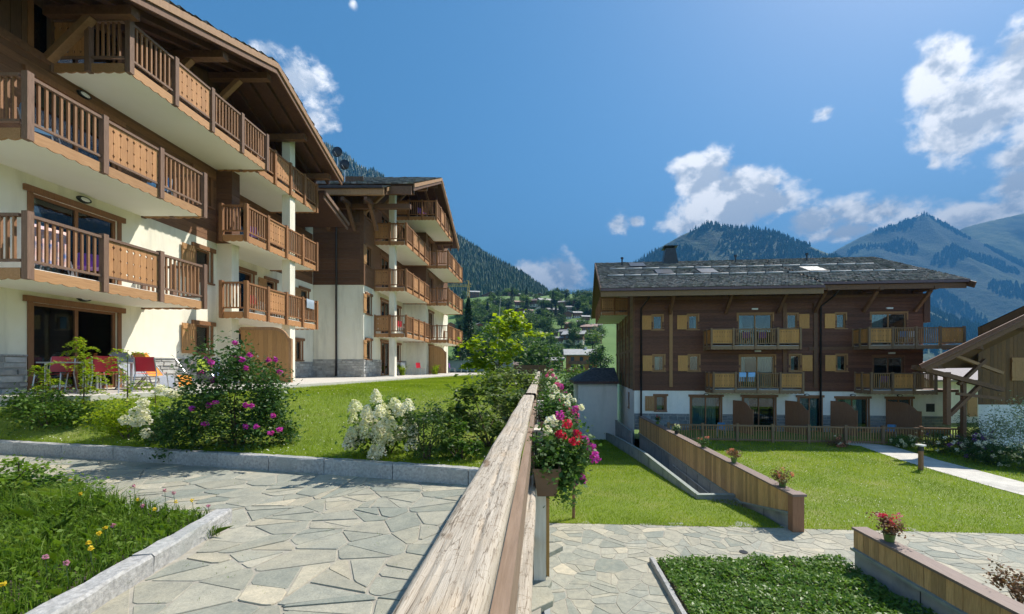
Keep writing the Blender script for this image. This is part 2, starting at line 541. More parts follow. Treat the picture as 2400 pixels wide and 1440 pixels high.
# ---- balcony rails: local frame s along, n outward, z up
BOARDM = {}
def notched_board(mat, w, h):
    key = (mat.name, round(w, 3), round(h, 3))
    if key in BOARDM:
        return BOARDM[key]
    pts = [(-w / 2, 0)]
    nz = [.14, .5, .84]; dz = [.055, .04, .055]; dx = [.026, .018, .030]
    left = []; right = []
    for f, a, d in zip(nz, dz, dx):
        z = f * h
        right += [(w / 2, z - a), (w / 2 - d, z), (w / 2, z + a * .7)]
        left += [(-w / 2, z - a), (-w / 2 + d, z), (-w / 2, z + a * .7)]
    poly = [(-w / 2, 0), (w / 2, 0)] + right + [(w / 2, h), (-w / 2, h)] + left[::-1]
    m = MB().prism(poly, lambda p: (p[0], -.012, p[1]), lambda p: (p[0], .012, p[1]))
    me = bpy.data.meshes.new('notched_board')
    me.from_pydata([tuple(v) for v in m.v], [], m.f)
    me.materials.append(mat)
    BOARDM[key] = me
    return me
FASM = {}
def scallop(mat, L, h=.2):
    key = (mat.name, round(L, 2), h)
    if key in FASM:
        return FASM[key]
    n = max(2, int(L / .22))
    low = []
    for i in range(n * 4 + 1):
        t = i / (n * 4)
        low.append((t * L, -.035 * abs(math.sin(math.pi * n * t))))
    poly = low + [(L, h), (0, h)]
    m = MB().prism(poly, lambda p: (p[0], -.014, p[1]), lambda p: (p[0], .014, p[1]))
    me = bpy.data.meshes.new('scalloped_board')
    me.from_pydata([tuple(v) for v in m.v], [], m.f)
    me.materials.append(mat)
    FASM[key] = me
    return me
def rail_run(par, L, kinds, z, mp, mb, mf, mpan, hr=1.03, first=True, last=True, post=.11, gap=.125, fascia=True, plen=1.32):
    """one straight run of balcony rail in the current frame, outer face at n=0"""
    n = len(kinds)
    step = L / n
    for i in range(n + 1):
        if (i == 0 and not first) or (i == n and not last):
            continue
        s = i * step
        pbox('post', mp, par, s - post / 2, s + post / 2, -.02, post - .01, z + hr + .05 - plen, z + hr + .05)
    for i, k in enumerate(kinds):
        a = i * step + post / 2; b = (i + 1) * step - post / 2
        pbox('handrail', mp, par, a, b, -.01, .07, z + hr - .06, z + hr)
        pbox('bottom_rail', mp, par, a, b, 0, .05, z + .10, z + .15)
        if fascia:
            inst('scalloped_board', scallop(mf, b - a), par, Matrix.Translation((a, .03, z - .22)))
        if k == 'o':
            m = max(2, int(round((b - a) / gap)))
            for j in range(1, m):
                s = a + (b - a) * j / m
                pbox('baluster', mb, par, s - .02, s + .02, .005, .045, z + .15, z + hr - .06)
        else:
            m = max(2, int(round((b - a) / .15)))
            w = (b - a) / m
            me = notched_board(mpan, w - .006, hr - .22)
            for j in range(m):
                inst('panel_board', me, par, Matrix.Translation((a + (j + .5) * w, .025, z + .155)))
def balcony(B, u0, u1, v0, v1, z, front, near=None, far=None, mats=None, t=.2, name='balcony', gap=.125, notch=None):
    """facade frame: u along the wall, v outwards; front/near/far strings of o(pen) and c(losed) panels"""
    global XF
    mp, mb, mf, mpan = mats
    if notch:   # (u, v): the near end is cut back round a pier
        o = MB().prism([(u0, notch[1]), (u0, v1), (u1, v1), (u1, v0), (notch[0], v0), (notch[0], notch[1])], lambda p: (p[0], p[1], z - t), lambda p: (p[0], p[1], z)).build('balcony', SOFFIT, B)
    else:
        o = MB().box(u0, u1, v0, v1, z - t, z).build('balcony', SOFFIT, B)
    F = XF
    XF = F @ frame((u0, v1, 0), (1, 0, 0), (0, 1, 0))
    rail_run(o, u1 - u0, front, z, mp, mb, mf, mpan, gap=gap)
    if near:
        nv = notch[1] if notch else v0
        XF = F @ frame((u0, nv, 0), (0, 1, 0), (-1, 0, 0))
        rail_run(o, v1 - nv, near, z, mp, mb, mf, mpan, last=False, gap=gap)
    if far:
        XF = F @ frame((u1, v0, 0), (0, 1, 0), (1, 0, 0))
        rail_run(o, v1 - v0, far, z, mp, mb, mf, mpan, last=False, gap=gap)
    XF = F
    return o
# ---- walls with real openings
def wall_face(B, name, u0, u1, w0, w1, v, ops, mat, rev=.12):
    us = sorted({u0, u1} | {x for o in ops for x in o[:2] if u0 < x < u1})
    ws = sorted({w0, w1} | {x for o in ops for x in o[2:4] if w0 < x < w1})
    m = MB()
    for i in range(len(us) - 1):
        for j in range(len(ws) - 1):
            cu = (us[i] + us[i + 1]) / 2; cw = (ws[j] + ws[j + 1]) / 2
            if any(o[0] < cu < o[1] and o[2] < cw < o[3] for o in ops):
                continue
            m.quad((us[i], v, ws[j]), (us[i + 1], v, ws[j]), (us[i + 1], v, ws[j + 1]), (us[i], v, ws[j + 1]))
    for a, b, c, d in [o[:4] for o in ops]:
        a, b = max(a, u0), min(b, u1); c2, d2 = max(c, w0), min(d, w1)
        if b <= a or d2 <= c2:
            continue
        m.quad((a, v, c2), (a, v - rev, c2), (a, v - rev, d2), (a, v, d2))
        m.quad((b, v, c2), (b, v - rev, c2), (b, v - rev, d2), (b, v, d2))
        if d2 == d: m.quad((a, v, d), (b, v, d), (b, v - rev, d), (a, v - rev, d))
        if c2 == c: m.quad((a, v, c), (b, v, c), (b, v - rev, c), (a, v - rev, c))
    return m.build(name, mat, B)
SHM = {}
def shutter_mesh(mat, w, h):
    key = (mat.name, round(w, 2), round(h, 2))
    if key in SHM:
        return SHM[key]
    m = MB(); n = 4
    for i in range(n):
        m.box(-w / 2 + w * i / n + .004, -w / 2 + w * (i + 1) / n - .004, 0, .028, 0, h)
    for z in (.14, .86):
        m.box(-w / 2 + .01, w / 2 - .01, .028, .05, z * h - .045, z * h + .045)
    me = bpy.data.meshes.new('shutter')
    me.from_pydata([tuple(v) for v in m.v], [], m.f)
    me.materials.append(mat)
    SHM[key] = me
    return me
def window(B, a, b, c, d, v, door=False, mat=None, curtain=None, shut=None, lintel=True, panes=None, sh_w=None, sill=True):
    """a..b along, c..d up, v wall face; shut: 'l','r','lr' open shutters on that side"""
    mat = mat or FRAMEW
    f = .07
    m = MB()
    vf0, vf1 = v - .115, v - .045
    m.box(a, a + f, vf0, vf1, c, d); m.box(b - f, b, vf0, vf1, c, d)
    m.box(a + f, b - f, vf0, vf1, d - f, d); m.box(a + f, b - f, vf0, vf1, c, c + f)
    panes = panes or (2 if door else 1)
    w = (b - a - 2 * f - (panes - 1) * f) / panes
    for i in range(1, panes):
        x = a + f + i * w + (i - 1) * f
        m.box(x, x + f, vf0, vf1, c + f, d - f)
    # casing proud of the wall
    cw = .10
    m.box(a - cw, a, v + .002, v + .03, c, d); m.box(b, b + cw, v + .002, v + .03, c, d)
    o = m.build('door' if door else 'window', mat, B)
    if lintel:
        pbox('lintel', mat, o, a - cw - .08, b + cw + .08, v + .002, v + .07, d, d + .14)
    else:
        pbox('lintel', mat, o, a - cw, b + cw, v + .002, v + .03, d, d + cw)
    if not door and sill:
        pbox('sill', mat, o, a - cw - .03, b + cw + .03, v + .002, v + .07, c - .06, c)
    for i in range(panes):
        x = a + f + i * (w + f)
        pbox('pane', GLASS, o, x, x + w, v - .09, v - .08, c + f, d - f)
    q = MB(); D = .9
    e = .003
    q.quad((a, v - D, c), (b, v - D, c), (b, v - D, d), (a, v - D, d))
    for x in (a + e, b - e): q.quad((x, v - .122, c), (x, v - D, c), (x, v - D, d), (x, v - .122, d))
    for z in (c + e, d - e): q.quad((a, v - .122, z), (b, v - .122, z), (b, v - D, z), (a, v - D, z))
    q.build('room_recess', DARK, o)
    if curtain:
        for (t0, t1, cm) in curtain:
            x0 = a + f + t0 * (b - a - 2 * f); x1 = a + f + t1 * (b - a - 2 * f)
            n = max(6, int((x1 - x0) / .035)); pts = []
            for zz in (c + .02, d - .02):
                pts.append([(x0 + (x1 - x0) * i / n, v - .2 - .03 * math.sin(i * 1.9), zz) for i in range(n + 1)])
            MB().grid(pts).build('curtain', cm, o)
    if shut:
        sw = sh_w or min(.6, (b - a))
        me = shutter_mesh(SHUT if mat is FRAMEW else SHUTC, sw, d - c)
        for sd_ in shut:
            x = a - cw - sw / 2 if sd_ == 'l' else b + cw + sw / 2
            inst('shutter', me, o, Matrix.Translation((x, v + .045, c)))
    return o
SHUTC = simple('honey_shutter_wood', (.54, .27, .078), (.68, .365, .12), 3, .65, V, .2, .006, obj=.15)
def planks(B, name, u0, u1, w0, w1, v, mat, step=.18, upright=False, ops=(), th=.025, joined=False, label=None, gap=.008):
    """boarding; each plank its own object, or one joined part for boards too small to tell apart"""
    out = []
    jm = MB()
    a0, a1, b0, b1 = (u0, u1, w0, w1) if not upright else (w0, w1, u0, u1)
    n = int(round((b1 - b0) / step)); st = (b1 - b0) / n
    for i in range(n):
        c = b0 + i * st; d = c + st - gap
        cuts = []
        for o in ops:
            oa, ob, oc, od = o[:4] if not upright else (o[2], o[3], o[0], o[1])
            if oc < d - .02 and od > c + .02:
                cuts.append((oa, ob))
        segs = [(a0, a1)]
        for (x, y) in cuts:
            ns = []
            for (p, q) in segs:
                if y <= p or x >= q: ns.append((p, q)); continue
                if x > p + .02: ns.append((p, x))
                if y < q - .02: ns.append((y, q))
            segs = ns
        t2 = th * random.uniform(.8, 1.15)
        for (p, q) in segs:
            bx = (p, q, v, v + t2, c, d) if not upright else (c, d, v, v + t2, p, q)
            if joined: jm.box(*bx)
            else: pbox('plank', mat, B, *bx)
    if joined:
        o = jm.build(name, mat, B); o['kind'] = 'stuff'
        return o
def stone_course(B, u0, u1, w0, w1, v, ch=.13, cl=.34, mat=None):
    base = MB().box(u0, u1, v - .02, v + .018, w0, w1).build('stone_base', WMORT, B)
    w = w0; r = random.Random(int(u0 * 97 + w0 * 31))
    while w < w1 - .05:
        h = min(r.uniform(.7, 1.35) * ch, w1 - w)
        if w1 - w - h < .05: h = w1 - w
        u = u0 - r.uniform(0, .2)
        while u < u1 - .02:
            l = r.uniform(.55, 1.6) * cl
            a, b = max(u, u0), min(u + l, u1)
            if b - a > .05:
                g = .012; m = MB(); t = r.uniform(.018, .045); k = .012
                poly = [(a + g, w + g), (b - g, w + g), (b - g, w + h - g), (a + g, w + h - g)]
                poly = [(x + r.uniform(-k, k), y + r.uniform(-k, k)) for x, y in poly]
                cx = (a + b) / 2; cz = w + h / 2
                m.prism(poly, lambda p: (p[0], v + .01, p[1]), lambda p: (cx + (p[0] - cx) * .94, v + .018 + t, cz + (p[1] - cz) * .86))
                m.build('stone', mat or WSTONE, base)
            u += l
        w += h
    return base
def oval_lamp(B, u, v, z):
    m = MB()
    def ell(k, ru, rz): return [(u + math.cos(t) * ru, k, z + math.sin(t) * rz) for t in [2 * math.pi * i / 16 for i in range(16)]]
    b0 = ell(v, .16, .085); b1 = ell(v + .07, .15, .075)
    m.v += [Vector(p) for p in b0 + b1]
    m.f += [tuple(range(16, 32))] + [(i, (i + 1) % 16, 16 + (i + 1) % 16, 16 + i) for i in range(16)]
    o = m.build('wall_lamp', METAL, B)
    d = MB(); c0 = ell(v + .071, .11, .05); c1 = ell(v + .1, .075, .03)
    d.v += [Vector(p) for p in c0 + c1]
    d.f += [tuple(range(16, 32))] + [(i, (i + 1) % 16, 16 + (i + 1) % 16, 16 + i) for i in range(16)]
    d.build('diffuser', LAMPG, o)
def shingles(B, q0, q1, q2, q3, mat, exp=.26, wd=.2, th=.025, name='shingles', jit=.5):
    """rows of shingles on the slope q0-q1 (eave) to q3-q2 (ridge)"""
    q0, q1, q2, q3 = [XF @ Vector(q) for q in (q0, q1, q2, q3)]
    L = (q1 - q0).length; H = (q3 - q0).length
    rows = int(H / exp); cols = int(L / wd)
    nrm = (q1 - q0).cross(q3 - q0).normalized()
    if nrm.z < 0: nrm = -nrm
    a0, a1, a2, a3, nn = [np.array(tuple(q)) for q in (q0, q1, q2, q3, nrm)]
    i, j = np.meshgrid(np.arange(rows), np.arange(cols), indexing='ij')
    i = i.ravel(); j = j.ravel(); n = len(i)
    t0 = i / rows + rng.uniform(-.25, .0, n) / rows * jit * 2; t1 = (i + 1.25) / rows
    t1 = np.minimum(t1, 1.0)
    s0 = (j + (i % 2) * .5 + rng.uniform(-.15, .15, n)) / cols; s1 = s0 + (.93 / cols)
    s0 = np.clip(s0, 0, 1); s1 = np.clip(s1, 0, 1)
    def pt(s, t, h):
        e = a0 + (a1 - a0) * s[:, None]; r_ = a3 + (a2 - a3) * s[:, None]
        return e + (r_ - e) * t[:, None] + nn * np.broadcast_to(np.asarray(h, float), (n,))[:, None]
    hb = rng.uniform(.8, 1.8, n) * th
    A, Bp, C, D = pt(s0, t0, hb + .012), pt(s1, t0, hb + .012), pt(s1, t1, .006), pt(s0, t1, .006)
    E, F = pt(s0, t0, .0), pt(s1, t0, .0)
    top = np.stack([A, Bp, C, D], 1); fr = np.stack([E, F, Bp, A], 1)
    verts = np.concatenate([top, fr], 1).reshape(-1, 3)
    # weld per shingle: build with shared verts so islands stay per shingle
    me = bpy.data.meshes.new(name)
    vv = np.stack([A, Bp, C, D, E, F], 1).reshape(-1, 3)
    o_ = vv.mean(0)
    base = np.arange(n)[:, None] * 6
    faces = np.stack([base + np.array([0, 1, 2, 3]), base + np.array([4, 5, 1, 0])], 1).reshape(-1)
    me.vertices.add(len(vv)); me.loops.add(len(faces)); me.polygons.add(2 * n)
    me.vertices.foreach_set('co', (vv - o_).astype(np.float32).ravel())
    me.loops.foreach_set('vertex_index', faces.astype(np.int32))
    me.polygons.foreach_set('loop_start', np.arange(0, len(faces), 4, dtype=np.int32))
    me.update(calc_edges=True); me.materials.append(mat)
    o = link(bpy.data.objects.new(name, me), B, Matrix.Translation(Vector([float(x) for x in o_])))
    o['kind'] = 'stuff'
    return o
# ------------------------------------------------------------------ ground and terrain
def sstep(a, b, x):
    t = np.clip((x - a) / (b - a), 0, 1)
    return t * t * (3 - 2 * t)
PROF_Y = [0, 33, 60, 90, 125, 180, 230, 300, 350, 400, 460, 600, 900]
PROF_Z = [-5.9, -5.9, -5.4, -4.4, -1.9, 6, 16, 37, 52, 68, 72, 40, 20]
def terr(x, y):
    z = np.interp(y, PROF_Y, PROF_Z)
    up = (1 - sstep(-4, 1, x)) * (1 - sstep(70, 120, y))
    z = z + up * np.maximum(0, -1.05 - z)
    out = sstep(60, 260, x) * sstep(60, 200, y)
    z = z * (1 - out) + (-6.0) * out
    return z
def heightfield(name, xs, ys, fn, mat, kind='structure', smooth=True):
    m = MB()
    pts = [[(float(x), float(y), float(fn(x, y))) for x in xs] for y in ys]
    m.grid(pts)
    o = m.build(name, mat, None, smooth, xf=False)
    o['kind'] = kind
    return o
def build_ground():
    g = MB().quad((-6000, -300, -6.6), (9000, -300, -6.6), (9000, 9000, -6.6), (-6000, 9000, -6.6)).build('ground', MEADOW)
    g['kind'] = 'structure'
    xs = list(np.linspace(-420, -40, 24)) + list(np.linspace(-36, 60, 49)) + list(np.linspace(70, 400, 20))
    ys = [33.2, 36, 40, 46, 52, 60, 70, 80, 90, 100, 112, 125, 140, 160, 180, 205, 230, 260, 300, 350, 400, 460, 520, 600]
    def fn(x, y):
        b = 0 if y < 45 else min(1, (y - 45) / 80) * 3.0 * noise.noise(Vector((x * .02, y * .02, 3)))
        return terr(x, y) + b
    h = heightfield('hillside', xs, ys, fn, MEADOW)
build_ground()

# upper terrace
KERB = [(-13.5, 8.0), (-9.0, 7.05), (-5.7, 6.35), (-3.0, 5.75), (-.9, 5.22), (-.28, 5.06)]
def kerb_y(x):
    return np.interp(x, [k[0] for k in KERB], [k[1] for k in KERB])
def lawn_z(x, y):
    d = np.maximum(0, y - kerb_y(x))
    L = np.interp(x, [-10, -8.2, -6, -3, -1], [1.0, 2.0, 4.5, 8, 10])
    return -1.34 + .60 * sstep(-.1, 1, d / L)
PATIO = [(-10.6, 8.3), (-9.35, 8.5), (-8.3, 12.5), (-7.2, 19), (-6.1, 26), (-5.2, 31.5), (-5.0, 37)]
def patio_x(y):
    return np.interp(y, [p[1] for p in PATIO], [p[0] for p in PATIO])
m = MB().box(-30, .02, -6, 38, -6.4, -1.56)
o = m.build('terrace_base', CONC); o['kind'] = 'structure'
# stone facing of the terrace edge, seen under the rail
ys = list(np.arange(5.0, 38.01, .5))
def fl(x, y):
    y0 = float(kerb_y(x)) + .02
    yy = max(y, y0)
    return float(lawn_z(x, yy))
mm = MB(); rows = []
for yv in np.linspace(0, 1, 46):
    row = []
    for x in np.linspace(-13, -.02, 27):
        y0 = float(kerb_y(x)) + .05; y = y0 + (38 - y0) * yv
        row.append((x, y, float(lawn_z(x, y))))
    rows.append(row)
mm.grid(rows)
UL = mm.build('upper_lawn', LAWN, None, True); UL['kind'] = 'structure'
# patio slab
pp = [(-14, 8.3)] + PATIO + [(-14, 37)]
PAV = simple('patio_concrete', (.50, .47, .42), (.60, .57, .51), 6, .85, bstr=.2)
o = MB().prism(pp, lambda p: (p[0], p[1], -1.3), lambda p: (p[0], p[1], -.62)).build('patio', PAV); o['kind'] = 'structure'

# paving stones
def pavemat():
    m, nt, b = newmat('paving_stone')
    oi = nd(nt, 'ShaderNodeObjectInfo')
    r = nd(nt, 'ShaderNodeValToRGB')
    cs = [(.215, .235, .20), (.30, .30, .25), (.36, .335, .265), (.245, .262, .225), (.41, .37, .28), (.30, .305, .26), (.50, .445, .335), (.26, .275, .235), (.35, .325, .255), (.235, .255, .222), (.43, .40, .32), (.29, .29, .24)]
    els = r.color_ramp.elements
    while len(els) < len(cs): els.new(.5)
    for i, c in enumerate(cs):
        els[i].position = i / (len(cs) - 1); els[i].color = (*c, 1)
    nt.links.new(oi.outputs['Random'], r.inputs[0])
    f1 = noise_fac(nt, 9, (1, 1, 1), 6, .65)
    f2 = noise_fac(nt, 60, (1, 1, 1), 3, .6, off=(2, 4, 1))
    f3 = noise_fac(nt, 1.7, (1, 1, 1), 4, .6, off=(7, 4, 1))
    c = mixc(nt, 1.0, r.outputs[0], ramp2(nt, f1, (.78, .80, .80), (1.15, 1.13, 1.08)), 'MULTIPLY')
    c = mixc(nt, 1.0, c, ramp2(nt, f2, (.86, .86, .86), (1.1, 1.1, 1.1)), 'MULTIPLY')
    mr_ = nd(nt, 'ShaderNodeMapRange'); nt.links.new(f3, mr_.inputs[0]); mr_.inputs[1].default_value = .56; mr_.inputs[2].default_value = .75; mr_.inputs[4].default_value = .45
    c = mixc(nt, mr_.outputs[0], c, (.46, .40, .28))
    nt.links.new(c, b.inputs['Base Color'])
    b.inputs['Roughness'].default_value = .78
    ad = nd(nt, 'ShaderNodeMath', operation='MULTIPLY_ADD'); nt.links.new(f2, ad.inputs[0]); ad.inputs[1].default_value = .35; nt.links.new(f1, ad.inputs[2])
    bump(nt, b, ad.outputs[0], .5, .012)
    return m
PSTONE = pavemat()
def clip(poly, nx, ny, c):
    out = []
    n = len(poly)
    for i in range(n):
        p, q = poly[i], poly[(i + 1) % n]
        dp = p[0] * nx + p[1] * ny - c; dq = q[0] * nx + q[1] * ny - c
        if dp <= 0: out.append(p)
        if dp * dq < 0:
            t = dp / (dp - dq); out.append((p[0] + (q[0] - p[0]) * t, p[1] + (q[1] - p[1]) * t))
    return out
def stone(base, poly, r, z, join=None):
    # nick the corners so that outlines are not clean cells
    pp = []
    for i in range(len(poly)):
        a, b, c = poly[i - 1], poly[i], poly[(i + 1) % len(poly)]
        la = math.hypot(b[0] - a[0], b[1] - a[1]); lb = math.hypot(c[0] - b[0], c[1] - b[1])
        e = min(r.uniform(.008, .03), la * .3, lb * .3)
        if la > .02: pp.append((b[0] + (a[0] - b[0]) * e / la + r.uniform(-.006, .006), b[1] + (a[1] - b[1]) * e / la + r.uniform(-.006, .006)))
        if lb > .02: pp.append((b[0] + (c[0] - b[0]) * e / lb + r.uniform(-.006, .006), b[1] + (c[1] - b[1]) * e / lb))
    poly = pp
    if len(poly) < 3: return
    mx = sum(p[0] for p in poly) / len(poly); my = sum(p[1] for p in poly) / len(poly)
    h = z(mx, my) + r.uniform(.010, .016); tx, ty = r.uniform(-.008, .008), r.uniform(-.008, .008)
    mm = MB(); n_ = len(poly)
    for (s, dz) in ((1.0, -.04), (1.0, -.005), (.975, 0)):
        for p in poly:
            qx, qy = mx + (p[0] - mx) * s, my + (p[1] - my) * s
            mm.v.append(Vector((qx, qy, h + dz + (qx - mx) * tx + (qy - my) * ty)))
    for ring in range(2):
        for i in range(n_):
            j = (i + 1) % n_; b0 = ring * n_
            mm.f.append((b0 + i, b0 + j, b0 + n_ + j, b0 + n_ + i))
    mm.f.append(tuple(2 * n_ + i for i in range(n_)))
    if join is not None:
        o0 = len(join.v); join.v += mm.v; join.f += [tuple(o0 + i for i in f) for f in mm.f]
    else:
        mm.build('paving_stone', PSTONE, base, xf=False)
def pave(base, x0, x1, y0, y1, cell, inside, z, seed, ax=1.0, gap=.014, ang=0.3):
    r = random.Random(seed)
    ca, sa = math.cos(ang), math.sin(ang)
    seeds = []
    D = max(x1 - x0, y1 - y0) * .8; cx, cy_ = (x0 + x1) / 2, (y0 + y1) / 2
    n = int(2 * D / cell)
    for i in range(n):
        for j in range(int(n * ax)):
            if r.random() < .10: continue
            u = -D + (i + .5 + r.uniform(-.46, .46)) * cell; v = -D + (j + .5 + (i % 2) * .4 + r.uniform(-.46, .46)) * cell / ax
            x = cx + u * ca - v * sa; y = cy_ + u * sa + v * ca
            if x0 - .8 < x < x1 + .8 and y0 - .8 < y < y1 + .8: seeds.append((x, y))
    S = np.array(seeds); cnt = 0; allp = []
    for k, (x, y) in enumerate(seeds):
        if not inside(x, y): continue
        d = ((S - (x, y)) ** 2).sum(1); idx = np.argsort(d)[1:18]
        poly = [(x - 1, y - 1), (x + 1, y - 1), (x + 1, y + 1), (x - 1, y + 1)]
        g = gap * r.uniform(.6, 1.6)
        for q in idx:
            dx, dy = S[q][0] - x, S[q][1] - y; L = math.hypot(dx, dy)
            poly = clip(poly, dx / L, dy / L, (dx * (x + dx / 2) + dy * (y + dy / 2)) / L - g)
            if len(poly) < 3: break
        if len(poly) < 3: continue
        pieces = [poly]; done = []
        while pieces:
            q = pieces.pop()
            ar = abs(sum(q[i - 1][0] * q[i][1] - q[i][0] * q[i - 1][1] for i in range(len(q)))) / 2
            if ar < cell * cell * .42 or r.random() < (.15 if ar > cell * cell * .9 else .42):
                if ar > .012: done.append(q)
                continue
            mx = sum(p[0] for p in q) / len(q); my = sum(p[1] for p in q) / len(q)
            a_ = r.uniform(-.6, .6) + ang + (math.pi / 2 if r.random() < .35 else 0)
            nx, ny = -math.sin(a_), math.cos(a_); c_ = mx * nx + my * ny + r.uniform(-.06, .06)
            pieces += [w_ for w_ in (clip(q, nx, ny, c_ - g), clip(q, -nx, -ny, -c_ - g)) if len(w_) > 2]
        for poly in done:
            allp.append(poly)
    def show(q):
        ar = abs(sum(q[i - 1][0] * q[i][1] - q[i][0] * q[i - 1][1] for i in range(len(q)))) / 2
        my = sum(p[1] for p in q) / len(q)
        return -ar / my ** 3
    allp.sort(key=show)
    rest = MB()
    for i, poly in enumerate(allp):
        stone(base, poly, r, z, None if i < 295 else rest)
    if rest.v:
        o = rest.build('paving_stones', PSTONE, base, xf=False); o['kind'] = 'stuff'
    base['stones'] = len(allp)
BEDP = [(-2.74, 2.0), (-3.04, 3.93), (-4.6, 4.28), (-6.7, 5.02), (-9.5, 6.0), (-9.5, 0), (-2.5, 0)]
def inpoly(poly, x, y):
    c = False; n = len(poly)
    for i in range(n):
        a, b = poly[i], poly[i - 1]
        if (a[1] > y) != (b[1] > y) and x < (b[0] - a[0]) * (y - a[1]) / (b[1] - a[1]) + a[0]: c = not c
    return c
tp = MB().quad((-14, -2, -1.509), (.0, -2, -1.509), (.0, 9, -1.509), (-14, 9, -1.509)).build('terrace_paving', MORTAR); tp['kind'] = 'structure'
BED_IN = [(-2.9, 2.0), (-3.2, 3.8), (-4.7, 4.1), (-6.8, 4.85), (-9.6, 5.8), (-9.6, 0), (-2.7, 0)]
def in_terrace(x, y):
    if not (-9.8 < x < -.02 and 1.9 < y < kerb_y(x) + .1): return False
    if inpoly(BED_IN, x, y): return False
    return abs((x * 960 / y) + 1268 - 1200) < 1500
pave(tp, -9.8, 0, 1.9, 8.2, .42, in_terrace, lambda x, y: -1.515, 3, ax=1.35, gap=.006, ang=.12)

# kerbs of granite blocks
def kerb_row(name, pts, w, z0, z1, L, seed):
    r = random.Random(seed)
    k = bpy.data.objects.new(name, None); link(k, None, Matrix.Translation((pts[0][0], pts[0][1], z0))); k['kind'] = 'structure'
    for i in range(len(pts) - 1):
        a = Vector((*pts[i], 0)); b = Vector((*pts[i + 1], 0)); d = b - a
        n = max(1, round(d.length / L)); dn = d.normalized(); s = Vector((-dn.y, dn.x, 0))
        for j in range(n):
            p = a + d * (j / n) + dn * .006; q = a + d * ((j + 1) / n) - dn * .006
            M = 9; T = []
            for ii in range(M):
                c = p + (q - p) * (ii / (M - 1)); ring = []
                for (o_, z) in ((-.5, z0), (-.5, z1 - .02), (-.43, z1), (.43, z1), (.5, z1 - .02), (.5, z0)):
                    jx = r.uniform(-.006, .006); jz = r.uniform(-.006, .006) if z > z0 else 0
                    ring.append(c + s * (o_ * w + jx) + Vector((0, 0, z + jz)))
                T.append(ring)
            m = MB(); m.grid(T); m.f.append(tuple(range(6))); m.f.append(tuple((M - 1) * 6 + i for i in range(6)))
            m.build('kerb_stone', GRAN, k, xf=False)
    return k
kerb_row('lawn_kerb', KERB, .13, -1.54, -1.30, 1.0, 2)
kerb_row('bed_kerb', [(-2.70, 1.6), (-2.74, 2.0), (-3.04, 3.93)], .15, -1.54, -1.37, .85, 4)
kerb_row('bed_edging', [(-3.12, 3.95), (-4.6, 4.28), (-6.7, 5.02), (-9.5, 6.0)], .10, -1.54, -1.45, .9, 6)
bs = MB().prism([(p[0], p[1]) for p in BED_IN], lambda p: (p[0], p[1], -1.54), lambda p: (p[0], p[1], -1.42)).build('planting_bed', SOIL); bs['kind'] = 'structure'

# lower level
PL_Z = -4.2
def low_z(x, y):
    return -4.2 - .078 * np.maximum(0, y - 11)
lp = MB().quad((0, -2, PL_Z + .006), (30, -2, PL_Z + .006), (30, 9.22, PL_Z + .006), (0, 11.02, PL_Z + .006)).build('plaza_paving', MORTAR); lp['kind'] = 'structure'
def in_plaza(x, y):
    px = x * 960 / y + 1268; py = 858 + 4.2 / y * 960
    if px > 2440 or px < 1255 or py > 1480: return False
    if 2.45 < x < 6.2 and y < 8.55: return False
    if x > 6.4 and y < 6.8 + (x - 8.4) * .35: return False
    return y < 11.0 - .06 * x
pave(lp, 0, 13, 6.2, 11.2, .48, in_plaza, lambda x, y: PL_Z, 8, ax=1.5, gap=.006, ang=-.25)
# lawns: near edge follows the paving edge
rows = []
for t in np.linspace(0, 1, 30):
    row = []
    for x in np.linspace(0, 1, 12):
        y0 = 10.95 - .06 * x * 6; y = y0 + (33.4 - y0) * t; x = .02 + x * float(np.interp(y, [12.6, 13.4], [6.28, 5.14]))
        row.append((x, y, low_z(x, y) + .015))
    rows.append(row)
o = MB().grid(rows).build('lower_lawn', LAWN, None, True); o['kind'] = 'structure'
rows = []
for t in np.linspace(0, 1, 24):
    row = []
    for x in np.linspace(6.5, 40, 24):
        y0 = 10.55 - .06 * (x - 6.5); y = y0 + (30 - y0) * t
        row.append((x, y, PL_Z + .015))
    rows.append(row)
o = MB().grid(rows).build('side_lawn', LAWN, None, True); o['kind'] = 'structure'
m = MB(); rows = []
PATHL = [(15.6, 8), (15.55, 14), (15.9, 18), (16.6, 21.3), (15.5, 22.3)]
PATHM = simple('path_stone', (.50, .475, .42), (.62, .59, .52), 4, .85, bstr=.3, c3=(.42, .40, .36), s3=1.5)
for (x, y) in PATHL:
    rows.append([(x, y, PL_Z + .03), (x + 1.7, y + .1, PL_Z + .03)])
o = m.grid(rows).build('garden_path', PATHM); o['kind'] = 'structure'
# planted bed with its kerb
bd = MB().box(2.42, 6.3, 2, 8.68, PL_Z - .1, PL_Z + .05).build('groundcover_bed', SOIL); bd['kind'] = 'structure'
kerb_row('plaza_kerb', [(2.36, 3.4), (2.36, 8.75)], .09, PL_Z - .02, PL_Z + .13, 1.0, 9)

